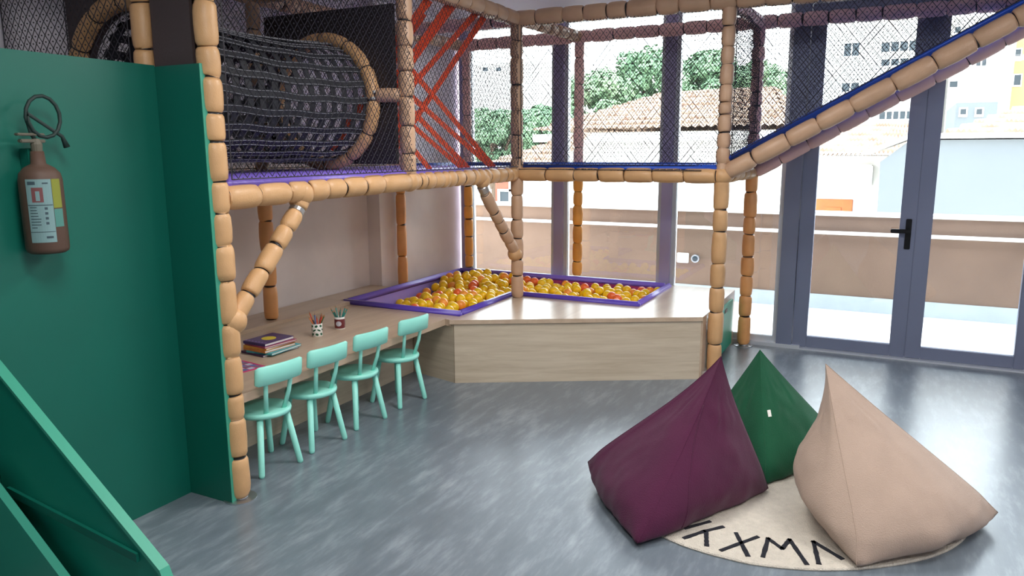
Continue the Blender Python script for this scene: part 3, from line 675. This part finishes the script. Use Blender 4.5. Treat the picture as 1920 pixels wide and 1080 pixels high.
# decks
def mat_box(name, x0, x1, y0, y1, z0, z1, m, b=.012):
    return obj(name, box(B(), x0-OFF.x, x1-OFF.x, y0-OFF.y, y1-OFF.y, z0, z1, b), m, play, True)
mat_box('deck_mat', -3.70, -2.625, 2.40, 5.24, 1.430, 1.494, M['purple'])
for q_ in ((-2.59, -1.10, 5.285, 5.40), (-3.70, -1.10, 6.20, 6.29), (-1.21, -1.10, 5.40, 6.20), (-3.70, -3.60, 5.25, 6.20)): mat_box('deck_pad', *q_, 1.455, 1.508, M['blue'])
mat_box('deck_board', -3.72, -2.67, 2.40, 5.26, 1.40, 1.424, M['wood'], .001)
# ramp
RS = .548; xE = 1.30
def rz_(x): return 1.455+(x-D[0])*RS
dx = .02
padded('ramp_rail', (D[0]+.03, 5.33, rz_(D[0])+.0), (xE, 5.33, rz_(xE)), M['padb'], .058, 50, (.19, .26)); padded('ramp_rail', (E[0]+.03, 6.28, rz_(D[0])-.02), (xE, 6.28, rz_(xE)-.02), M['padp'], .05, 51, (.19, .26))
bm = B(); nx, nz = -math.sin(math.atan(RS)), math.cos(math.atan(RS))
poly = []
for x, o_ in ((D[0]+.02, .050), (xE, .050), (xE, .082), (D[0]+.02, .082)): poly.append((x+nx*o_-OFF.x, rz_(x)+nz*o_))
xprism(bm, poly, 'y', 5.31-OFF.y, 6.29-OFF.y); bmesh.ops.bevel(bm, geom=bm.edges[:], offset=.01, segments=2, affect='EDGES'); o = obj('ramp_mat', bm, M['blue'], play, True)
for y in (5.33, 6.28):
    post(xE, y, .02, TB+.08, M['padb'], 60+int(y)); flange(xE, y)
# wall boards around the tunnel
def board_with_hole(y0, y1, x0, x1, z0, z1, cx, cz, R, m, name='tunnel_board'):
    bm = B(); n = 48; rows = []
    def sq(a):
        dx_, dz = math.cos(a), math.sin(a); k = 1e9
        if dx_ > 1e-6: k = min(k, (x1-cx)/dx_)
        if dx_ < -1e-6: k = min(k, (x0-cx)/dx_)
        if dz > 1e-6: k = min(k, (z1-cz)/dz)
        if dz < -1e-6: k = min(k, (z0-cz)/dz)
        return cx+dx_*k, cz+dz*k
    angs = sorted([2*PI*i/n for i in range(n)]+[math.atan2(z-cz, x-cx) % (2*PI) for x in (x0, x1) for z in (z0, z1)])
    q = []
    for a in angs:
        o_ = sq(a); i_ = (cx+R*math.cos(a), cz+R*math.sin(a))
        q.append([bm.verts.new((p[0]-OFF.x, y-OFF.y, p[1])) for p in (o_, i_) for y in (y0, y1)])
    for i in range(len(q)):
        a, b = q[i], q[(i+1) % len(q)]
        for k in ((0, 2), (2, 3), (3, 1), (1, 0)): bm.faces.new((a[k[0]], a[k[1]], b[k[1]], b[k[0]]))
    bmesh.ops.recalc_face_normals(bm, faces=bm.faces[:]); return obj(name, bm, m, play)
TX, TZc, TR = -3.195, 1.905, .355
board_with_hole(3.79, 3.82, -3.70, -2.70, 1.53, 2.455, TX, TZc, TR-.01, M['black'])
board_with_hole(2.44, 2.47, -3.66, -2.69, 1.53, 2.52, TX, TZc, TR-.01, M['brownblack'])
def ring(y, m, sd):
    rnd = random.Random(sd); pts = []; rad = []; n = 108; seg = 9; mis = []
    for i in range(n):
        a = 2*PI*i/n; k = i % seg; pts.append(P((TX+TR*1.05*math.cos(a), y, TZc+TR*1.05*math.sin(a)))); rad.append(.043 if k not in (0,) else .034); mis.append(0)
    for i in range(n):
        if i % seg == 0: rad[i] = .033
    # black tie in each groove
    bm = B(); sweep(bm, pts, rad, 12, closed=True); o = obj('tunnel_ring', bm, m, play, True)
    bm = B()
    for i in range(0, n, seg):
        a = 2*PI*i/n; c = P((TX+TR*1.05*math.cos(a), y, TZc+TR*1.05*math.sin(a))); tn = Vector((-math.sin(a), 0, math.cos(a)))
        sweep(bm, [c-tn*.003, c+tn*.003], .037, 12)
    obj('ring_tie', bm, M['tie'], o)
ring(3.745, M['pad'], 1); ring(2.40, M['pad'], 3)
obj('tunnel_board', box(B(), -2.93-OFF.x, -2.69-OFF.x, 2.335-OFF.y, 2.35-OFF.y, 1.5, 2.55), M['brownblack'], play)
padded('tunnel_strut', (TX+TR*1.05+.02, 3.745, TZc+.03), (BP[0]-.02, 3.80, TZc+.03), M['padb'], .042, 70, (.1, .14)); clamp((TX+TR*1.05+.005, 3.745, TZc+.03), (0, 0, 1))
# woven tunnel
t0, t1 = 2.51, 3.74
tun = bpy.data.objects.new('woven_tunnel', None); COL.objects.link(tun); tun.parent = play; tun.location = P((TX, 0, TZc)); tun['label'] = 'black woven webbing tunnel'
TYO = OFF.y
def tr(y, a):
    q = (y-t0)/(t1-t0); r = TR*(.985-.05*math.sin(PI*q)+.006*math.sin(9*a+14*q)); return Vector((r*math.cos(a), y, r*math.sin(a)-.015*math.sin(PI*q)))
nL, nH = 24, 14
def strip(bm, f, n, w, closed=False, off=0.0):
    """f(i) -> (centre, side) ; flat strip with thickness"""
    th = .002; prev = None; first = None
    for i in range(n+1):
        c, sd, nr = f(i/n); vs = [bm.verts.new(c+sd*w*a+nr*(off+th*b)) for a, b in ((-1, -1), (1, -1), (1, 1), (-1, 1))]
        if prev:
            for k in range(4): bm.faces.new((prev[k], prev[(k+1) % 4], vs[(k+1) % 4], vs[k]))
        prev = vs
for i in range(nL):
    a = 2*PI*i/nL
    def f(q, a=a):
        y = t0+(t1-t0)*q; c = tr(y, a+.012*math.sin(20*q+i)); nr = Vector((math.cos(a), 0, math.sin(a))); return c, Vector((-math.sin(a), 0, math.cos(a))), nr
    bm = B(); strip(bm, f, 38, .0215, off=.004); s1 = obj('long_strap', bm, M['strap'], tun)
    bm = B()
    for sgn in (-1, 1):
        def g(q, a=a, sgn=sgn):
            c, sd, nr = f(q, a); return c+sd*.015*sgn, sd, nr
        strip(bm, g, 38, .0011, off=.0075)
    obj('stitching', bm, M['stitch'], s1)
for j in range(nH):
    y = t0+.03+(t1-t0-.06)*j/(nH-1)
    def f(q, y=y, j=j):
        a = 2*PI*q; return tr(y+.004*math.sin(5*a+j), a), Vector((0, 1, 0)), Vector((math.cos(a), 0, math.sin(a)))
    bm = B(); strip(bm, f, 72, .021, off=-.003); o = obj('hoop_strap', bm, M['strap'], tun)
for o in list(tun.children): o.location.y = -0.0
# orange elastic straps
def strap(p0, p1, w=.022):
    p0, p1 = P(p0), P(p1); d = (p1-p0).normalized(); sd = d.cross(Vector((.45, -.89, 0))).normalized(); nr = d.cross(sd)
    bm = B()
    def f(q): return p0.lerp(p1, q), (sd*math.cos(.5*math.sin(3*q))+nr*math.sin(.5*math.sin(3*q))), nr
    strip(bm, f, 20, w); obj('elastic_strap', bm, M['orange'], play)
TT = TB-.03; LT = 1.50
for a, b, w_ in [((-2.67, 4.145, 2.529), (-2.757, 3.88, 2.232), 0.028), ((-2.67, 4.425, 2.54), (-2.767, 3.88, 1.995), 0.026), ((-2.67, 4.385, 2.55), (-2.765, 3.88, 2.036), 0.018), ((-2.67, 4.743, 2.545), (-2.771, 3.88, 1.878), 0.022), ((-2.67, 4.849, 2.529), (-2.782, 3.88, 1.608), 0.022), ((-2.67, 4.98, 1.49), (-2.758, 3.88, 2.212), 0.018), ((-2.67, 4.947, 1.49), (-2.765, 3.88, 2.026), 0.018), ((-2.67, 4.601, 1.49), (-2.768, 3.88, 1.962), 0.018), ((-2.67, 4.521, 1.49), (-2.772, 3.88, 1.857), 0.016), ((-2.67, 4.117, 1.49), (-2.776, 3.88, 1.764), 0.016)]:
    strap(a, b, w_)
strap((-2.85, 4.35, 2.5), (-3.5, 4.15, 1.62), .03); strap((-2.80, 4.10, 1.56), (-3.35, 4.35, 2.48), .03); strap((-2.75, 4.0, 2.45), (-3.2, 4.2, 1.55), .025)
# nets
def clip(poly, p, d):
    lo, hi = -1e9, 1e9; n = len(poly)
    for i in range(n):
        a, b = poly[i], poly[(i+1) % n]; ex, ey = b[0]-a[0], b[1]-a[1]; nx_, ny_ = -ey, ex
        den = d[0]*nx_+d[1]*ny_; num = (a[0]-p[0])*nx_+(a[1]-p[1])*ny_
        if abs(den) < 1e-9:
            if num > 0: return None
            continue
        q = num/den
        if den > 0: lo = max(lo, q)
        else: hi = min(hi, q)
    return (lo, hi) if hi-lo > .004 else None
def net(o3, ax, poly, pw=.050, ph=.062, r=.0021, seed=0, up=(0, 0, 1)):
    """diamond mesh in the plane through o3 spanned by ax and Z; poly (counter-clockwise) in (s, z)"""
    o3 = P(o3); ax = Vector(ax).normalized(); up = Vector(up); nr = ax.cross(up); bm = B()
    def W(s, z):
        k = noise.noise(Vector((s*3+seed, z*3, 0)))*.012; k2 = noise.noise(Vector((s*9, z*9+seed, 5)))*.005
        return o3+ax*(s+k2)+up*(z+k2)+nr*k
    smin = min(p[0] for p in poly); smax = max(p[0] for p in poly); zmin = min(p[1] for p in poly); zmax = max(p[1] for p in poly)
    for sg in (1, -1):
        d = (pw/2, sg*ph/2); reach = (zmax-zmin)/ph*pw; s = smin-reach
        while s < smax+reach:
            p = (s, zmin if sg > 0 else zmin); c = clip(poly, p, d)
            if c:
                n = max(2, int((c[1]-c[0])/2)+1); pts = [W(p[0]+d[0]*(c[0]+(c[1]-c[0])*i/n), p[1]+d[1]*(c[0]+(c[1]-c[0])*i/n)) for i in range(n+1)]
                sweep(bm, pts, r, 3, caps=False)
            s += pw
    # border rope
    n = len(poly)
    for i in range(n):
        a, b = poly[i], poly[(i+1) % n]; sweep(bm, [W(*a), W((a[0]+b[0])/2, (a[1]+b[1])/2), W(*b)], .003, 5)
    # knots
    i0 = int(math.floor(0)); ns = int((smax-smin)/(pw/2))+2; nz_ = int((zmax-zmin)/(ph/2))+2
    base = smin-(zmax-zmin)/ph*pw
    k0 = base-math.floor((base-smin)/pw)*pw
    for i in range(-1, ns):
        for j in range(nz_):
            if (i+j) % 2: continue
            s = k0-pw+(i+1)*pw/2; z = zmin+j*ph/2
            if inside(poly, s, z):
                c = W(s, z); q = r*2.3; v = [bm.verts.new(c+e*q) for e in (ax, -ax, up, -up, nr, -nr)]
                for a in (0, 1):
                    for b in (2, 3):
                        for e in (4, 5): bm.faces.new((v[a], v[b], v[e]))
    o = obj('safety_net', bm, M['net'], play); return o
def inside(poly, s, z):
    n = len(poly)
    for i in range(n):
        a, b = poly[i], poly[(i+1) % n]
        if (b[0]-a[0])*(z-a[1])-(b[1]-a[1])*(s-a[0]) < 0: return False
    return True
def rect(x0, x1, z0, z1): return [(x0, z0), (x1, z0), (x1, z1), (x0, z1)]
net((-2.598, 2.37, 0), (0, 1, 0), rect(.05, 2.88, 1.49, 2.56), r=.0021, seed=1)
net((-2.63, 5.255, 0), (1, .03, 0), rect(.05, 1.53, 1.50, 2.56), r=.0021, seed=2)
net((-1.05, 5.33, 0), (.04, 1, 0), rect(.05, .93, 1.50, 2.56), r=.0021, seed=3)
net((-3.68, 6.36, 0), (1, 0, 0), rect(.04, 2.62, 1.50, 2.56), r=.0021, seed=4)
net((-3.76, 2.5, 0), (0, 1, 0), rect(.0, 2.6, 1.50, 2.56), r=.0021, seed=5)
net((-3.7, 3.85, 0), (1, 0, 0), rect(.02, 1.02, 2.46, 2.56), r=.0021, seed=6)
net((-3.6, 5.25, 1.47), (1, 0, 0), rect(0, 2.40, 0, .96), r=.0021, seed=10, up=(0, 1, 0))
x9 = .78
for y, sd in ((5.30, 7), (6.33, 8)):
    net((0, y, 0), (1, 0, 0), [(D[0]+.06, rz_(D[0]+.06)+.08), (x9, TB-.02), (D[0]+.06, TB-.02)], r=.0021, seed=sd)
net((-2.64, 2.30, 0), (-1, 0, 0), rect(.40, 1.30, 1.9, 2.74), r=.0021, seed=9)

# ---------------------------------------------------------------- green partitions on the left
t = thing('green_partition', 'tall dark green board partition with a return beside the tan corner post', 'partition', (-2.9, 2.0, 0))
obj('long_board', box(B(), -.025, 0, -2.2, .31, 0, 1.975, .001), M['green'], t)
obj('return_board', box(B(), -.024, .27, .3103, .334, 0, 1.97, .001), M['green'], t)
obj('edge_strip', box(B(), .2703, .2735, .3095, .335, 0, 1.97), M['edge'], t)['label'] = 'pale green edge'
t = thing('stair_guard', 'sloping green side board with pale edge at the bottom left corner', 'guard board', (-2.5, 1.5, 0))
ed = [(-3.02+2.5+.14, .68), (-2.14+2.5, .125)]
e0_, e1_ = Vector((-.395, 0, .875)), Vector((.45, 0, .25))
bm = B(); xprism(bm, [(e0_.x, 0), (e1_.x+.02, 0), (e1_.x+.02, e1_.z-.04), (e1_.x, e1_.z), (e0_.x, e0_.z)], 'y', -.015, .015); obj('side_board', bm, M['green3'], t)
bm = B(); th = .004; xprism(bm, [(e0_.x, e0_.z+.001), (e1_.x, e1_.z+.001), (e1_.x+.022, e1_.z-.038), (e1_.x+.03, e1_.z-.034), (e1_.x+.008, e1_.z+.014), (e0_.x, e0_.z+.014)], 'y', -.02, .018); obj('edge_cap', bm, M['edge'], t)['label'] = 'pale green edge cap'
bm = B(); xprism(bm, [(-.395, 0), (.22, 0), (.22, .02), (-.395, .49)], 'y', -.09, -.06); obj('lower_board', bm, M['green2'], t)['label'] = 'lighter green lower board'
bm = B(); xprism(bm, [(-.34, .36), (.36, .27), (.36, .30), (-.34, .39)], 'y', -.028, -.016); obj('rail', bm, M['green'], t)

# fire extinguisher reflected in glass, built solid with the dimness in its colours
t = thing('extinguisher_reflection', 'glass reflection of a red fire extinguisher with white and yellow label, modelled solid in dimmed colours at the green partition', 'fire extinguisher', (-2.822, 1.715, 1.235))
EX = mat('reflected red dimmed', (84, 62, 50), .6); EL = mat('label white', (120, 152, 152), .5); EY = mat('label yellow', (128, 134, 42), .5); ET = mat('label teal', (72, 130, 120), .5); EK = mat('label print', (56, 76, 84), .6); ERD = mat('pictogram red', (118, 70, 70), .6)
R = .072
obj('cylinder', lathe(B(), [(R*.8, 0), (R*.96, .008), (R, .02), (R, .27), (R*.93, .295), (R*.7, .315), (R*.35, .33), (R*.3, .375)], 36), EX, t, True)
def curved(bm, a0, a1, z0, z1, r=R+.0012, n=10, mi=0):
    pv = None
    for i in range(n+1):
        a = a0+(a1-a0)*i/n; v = [bm.verts.new((r*math.cos(a), r*math.sin(a), z)) for z in (z0, z1)]
        if pv: bm.faces.new((pv[0], v[0], v[1], pv[1])).material_index = mi
        pv = v
A0 = -1.25
bm = B(); curved(bm, A0, A0+1.15, .045, .275); obj('white_label', bm, EL, t)
bm = B(); curved(bm, A0+1.17, A0+1.65, .17, .275); obj('yellow_label', bm, EY, t)
bm = B(); curved(bm, A0+1.17, A0+1.65, .10, .166); obj('teal_label', bm, ET, t)
bm = B(); curved(bm, A0+.1, A0+.45, .255, .267, R+.0018); curved(bm, A0+.75, A0+1.0, .258, .263, R+.0018); curved(bm, A0+.02, A0+1.12, .180, .183, R+.0018); curved(bm, A0+.02, A0+1.12, .083, .085, R+.0018); curved(bm, A0+.7, A0+1.0, .060, .068, R+.0018)
for k in range(8): curved(bm, A0+.1, A0+.35+.22*random.random(), .172-k*.0105, .175-k*.0105, R+.0018)
obj('label_print', bm, EK, t); bm = B()
for k in range(4): curved(bm, A0+.75, A0+.88, .165-k*.018, .174-k*.018, R+.0018)
obj('label_print', bm, EK, t)
bm = B(); curved(bm, A0+.25, A0+.75, .192, .245, R+.0018); o = obj('pictogram', bm, ERD, t); bm = B(); curved(bm, A0+.42, A0+.60, .197, .232, R+.0024); obj('pictogram_mark', bm, EL, o)
bm = B(); lathe(bm, [(.018, .372), (.02, .40), (.012, .42)], 14); box(bm, -.012, .012, -.06, .03, .405, .418, .003); box(bm, -.012, .012, -.07, .03, .43, .44, .003); obj('valve', bm, mat('reflected brass dimmed', (96, 92, 78), .6), t)
bm = B(); hp = [(0, .0, .41), (0, -.015, .44)]+[(.0+.01*k/16, .035-.062*math.cos(2.2*PI*k/16-.5), .50+.075*math.sin(2.2*PI*k/16-.5)) for k in range(17)]+[(0, .10, .43), (0, .115, .39)]
sweep(bm, hp, [.007]*(len(hp)-1)+[.012], 8); obj('hose', bm, mat('dark rubber hose', (24, 46, 42), .6), t, True)
obj('wall_bracket', box(B(), -.077, -.02, -.02, .02, .30, .385, .003), M['green'], t)

# ---------------------------------------------------------------- rug
RP = [(-.80, 2.93), (-.70, 2.868), (-.60, 2.845), (-.51, 2.836), (-.348, 2.843), (-.1, 2.93), (.154, 3.114), (.331, 3.341), (.40, 3.6), (.30, 3.88), (0, 4.05), (-.38, 4.08), (-.72, 3.85), (-.86, 3.5), (-.88, 3.15)]
def crom(pts, k=8):
    out = []; n = len(pts)
    for i in range(n):
        p0, p1, p2, p3 = [Vector(pts[(i+j-1) % n]) for j in range(4)]
        for q in range(k):
            s = q/k; out.append(.5*((2*p1)+(p2-p0)*s+(2*p0-5*p1+4*p2-p3)*s*s+(3*p1-p0-3*p2+p3)*s*s*s))
    return out
cxr, cyr = -.25, 3.4
pts = crom(RP); bm = B(); layers = []
for k, z in ((1.0, .0005), (1.004, .006), (.995, .011), (.6, .012), (.2, .012)):
    layers.append([bm.verts.new(((p.x-cxr)*k, (p.y-cyr)*k, z)) for p in pts])
for a, b in zip(layers, layers[1:]):
    for i in range(len(pts)): j = (i+1) % len(pts); bm.faces.new((a[i], a[j], b[j], b[i]))
bm.faces.new(layers[-1]); bm.faces.new(layers[0][::-1])
rug = tag(obj('wool_rug', bm, M['rug'], loc=(cxr, cyr, 0)), 'cream rounded wool rug with black line symbols under the bean bags', 'rug')
syms = [[((-.672, 2.906), (-.610, 3.0)), ((-.610, 3.0), (-.548, 3.073)), ((-.600, 2.99), (-.575, 2.887))], [((-.514, 2.875), (-.401, 3.05)), ((-.486, 3.042), (-.411, 2.881))],
        [((-.356, 2.9), (-.359, 3.056)), ((-.359, 3.056), (-.296, 2.997)), ((-.296, 2.997), (-.278, 3.086)), ((-.278, 3.086), (-.195, 2.919))], [((-.153, 2.944), (-.188, 3.112)), ((-.188, 3.112), (-.075, 3.022))],
        [((-.69, 2.99), (-.609, 3.095))], [((-.76, 2.925), (-.74, 2.97))], [((.02, 3.06), (.0, 3.22)), ((.0, 3.22), (.08, 3.17))]]
for sy in syms:
    bm = B()
    for a, b in sy:
        a = Vector(a)-Vector((cxr, cyr)); b = Vector(b)-Vector((cxr, cyr)); d = (b-a).normalized(); n_ = Vector((-d.y, d.x)); n = 8; a -= d*.006; b += d*.006
        L_ = []; 
        for i in range(n+1):
            p = a.lerp(b, i/n); w_ = .0105+random.uniform(-.0015, .0015); L_.append([bm.verts.new((p.x+n_.x*w_*s, p.y+n_.y*w_*s, z)) for s, z in ((-1, .009), (-.8, .0145), (.8, .0145), (1, .009))])
        for i in range(n):
            for k in range(3): bm.faces.new((L_[i][k], L_[i+1][k], L_[i+1][k+1], L_[i][k+1]))
        bm.faces.new(L_[0]); bm.faces.new(L_[-1][::-1])
    bmesh.ops.recalc_face_normals(bm, faces=bm.faces[:]); obj('woven_symbol', bm, M['ink'], rug)

# ---------------------------------------------------------------- bean bags
def bag(label, corners, apex, m, bulge, seed, zf=.012, seam=True, lab=None, power=.5, spire=.03):
    """four cornered pyramid bag: sharp pulled corners, swollen sides"""
    cs = [Vector(c) for c in corners]; ap = Vector(apex); cen = sum(cs, Vector())/4; base = Vector((cen.x, cen.y, 0))
    t = thing('bean_bag', label, 'bean bag', base)
    NE, NT = 26, 46; bm = B(); grid = []
    def surf(e, f, q):
        a, b = cs[e], cs[(e+1) % 4]; p = a.lerp(b, f); side = math.sin(PI*f)
        # base edge: between the corners it drops to the floor and swells out
        d = (b-a); out = Vector((d.y, -d.x, 0)).normalized()
        if out.dot(p-cen) < 0: out = -out
        pz = (p.z*(1-side**.5)+zf*side**.5)
        p = Vector((p.x, p.y, pz)); qh = min(1, q+spire*math.sin(PI*q)*q*2); r = Vector((p.x+(ap.x-p.x)*qh, p.y+(ap.y-p.y)*qh, p.z+(ap.z-p.z)*q))
        prof = math.sin(PI*min(1, q**power))*(1-q)**.8*1.2
        k = bulge[e]*prof*(side**.8*.85+.15*(1 if .12 < q < .9 else q/.12 if q <= .12 else (1-q)/.1)*min(1, 1))
        r = r+out*k*(1-.25*q)+Vector((0, 0, 1))*k*.32
        # taper corners into tips near the base
        wr = noise.noise(Vector((r.x*6+seed, r.y*6, r.z*6)))*.022+noise.noise(Vector((r.x*20, r.y*20+seed, r.z*11)))*.009
        dist = (r-ap).length; fold = math.exp(-((dist-.28)/.1)**2)*.0035*math.sin(17*f+seed+6*noise.noise(Vector((q*6, f*4, seed))))*side
        cd = min((r-a).length, (r-b).length); cf = math.exp(-(cd/.13)**2)*.006*math.sin(34*q+30*f+seed)*min(1, side*3)
        return r+out*(wr*side*(1-q)+fold+cf)
    for j in range(NT+1):
        q = (j/NT); q = q**1.15*.995; row = []
        for e in range(4):
            for i in range(NE):
                f = i/NE; row.append(bm.verts.new(surf(e, f, q)-base))
        grid.append(row)
    n = len(grid[0])
    for j in range(NT):
        for i in range(n): k = (i+1) % n; bm.faces.new((grid[j][i], grid[j][k], grid[j+1][k], grid[j+1][i]))
    tip = bm.verts.new(ap-base)
    for i in range(n): bm.faces.new((grid[-1][i], grid[-1][(i+1) % n], tip))
    prev = grid[0]
    for s_ in (.85, .5, .15):
        row = [bm.verts.new((v.co.x*s_, v.co.y*s_, (v.co.z-zf)*(s_**6)*.5+zf)) for v in grid[0]]
        for i in range(n): k = (i+1) % n; bm.faces.new((prev[k], prev[i], row[i], row[k]))
        prev = row
    bm.faces.new(prev[::-1])
    bmesh.ops.recalc_face_normals(bm, faces=bm.faces[:])
    obj('bag_cover', bm, m, t, True)
    if seed == 3.1:      # stitched seam down the front of the left half
        bm = B(); sweep(bm, [surf(1, .26*(1-j/30*.9), .02+.68*j/30)-base+Vector((.0, -.001, 0)) for j in range(31)], .0025, 6); obj('front_seam', bm, m, t, True)
    for e in range(4):   # piped corner seams
        bm = B(); pts = [surf(e, 0, (j/40)**1.15*.995)-base for j in range(41)]+[ap-base]; sweep(bm, pts, .0013, 6); obj('corner_seam', bm, m, t, True)
    return t, surf, base
pb, sp, bs_ = bag('aubergine purple pyramid bean bag with slumped left side', [(-1.235, 3.245, .11), (-.825, 2.745, .03), (-.425, 3.51, .03), (-.93, 3.70, .03)], tuple(at(1352, 668, 3.47)), M['fpurple'], [.085, .08, .04, .10], 3.1, spire=.045)
gb, sg_, bg_ = bag('forest green pyramid bean bag with small white tag, behind the purple one', [(-.88, 3.95, .03), (-.45, 3.575, .02), (-.10, 4.15, .03), (-.5, 4.5, .03)], tuple(at(1425, 656, 3.93)), M['fgreen'], [.04, .06, .07, .08], 7.7, spire=.008)
cb, sc_, bc_ = bag('beige pyramid bean bag on the right of the group', [(-.02, 2.955, .03), (.50, 3.60, .075), (.20, 4.05, .03), (-.18, 3.72, .03)], tuple(at(1548, 682, 3.50)), M['fcream'], [.15, .08, .08, .20], 12.3, spire=.004)
def on_face(surf, base, e, f, q, w_, h_, m, parent, name, label=None):
    p = surf(e, f, q); px_ = surf(e, f+.03, q)-p; pz_ = surf(e, f, q+.03)-p; px_.normalize(); pz_.normalize(); n_ = px_.cross(pz_).normalized()
    c = surf(e, .5, .3)-Vector((base.x, base.y, .2))
    if n_.dot(c) < 0: n_ = -n_
    bm = B(); vs = [bm.verts.new(p-base+px_*a*w_/2+pz_*b*h_/2+n_*o_) for o_ in (.001, .004) for a, b in ((-1, -1), (1, -1), (1, 1), (-1, 1))]
    for q_ in ((0, 1, 2, 3), (4, 5, 6, 7), (0, 1, 5, 4), (1, 2, 6, 5), (2, 3, 7, 6), (3, 0, 4, 7)): bm.faces.new([vs[i] for i in q_])
    bmesh.ops.recalc_face_normals(bm, faces=bm.faces[:]); o = obj(name, bm, m, parent)
    if label: o['label'] = label
on_face(sg_, bg_, 1, .10, .50, .018, .034, M['white'], gb, 'fabric_tag', 'small white tag')
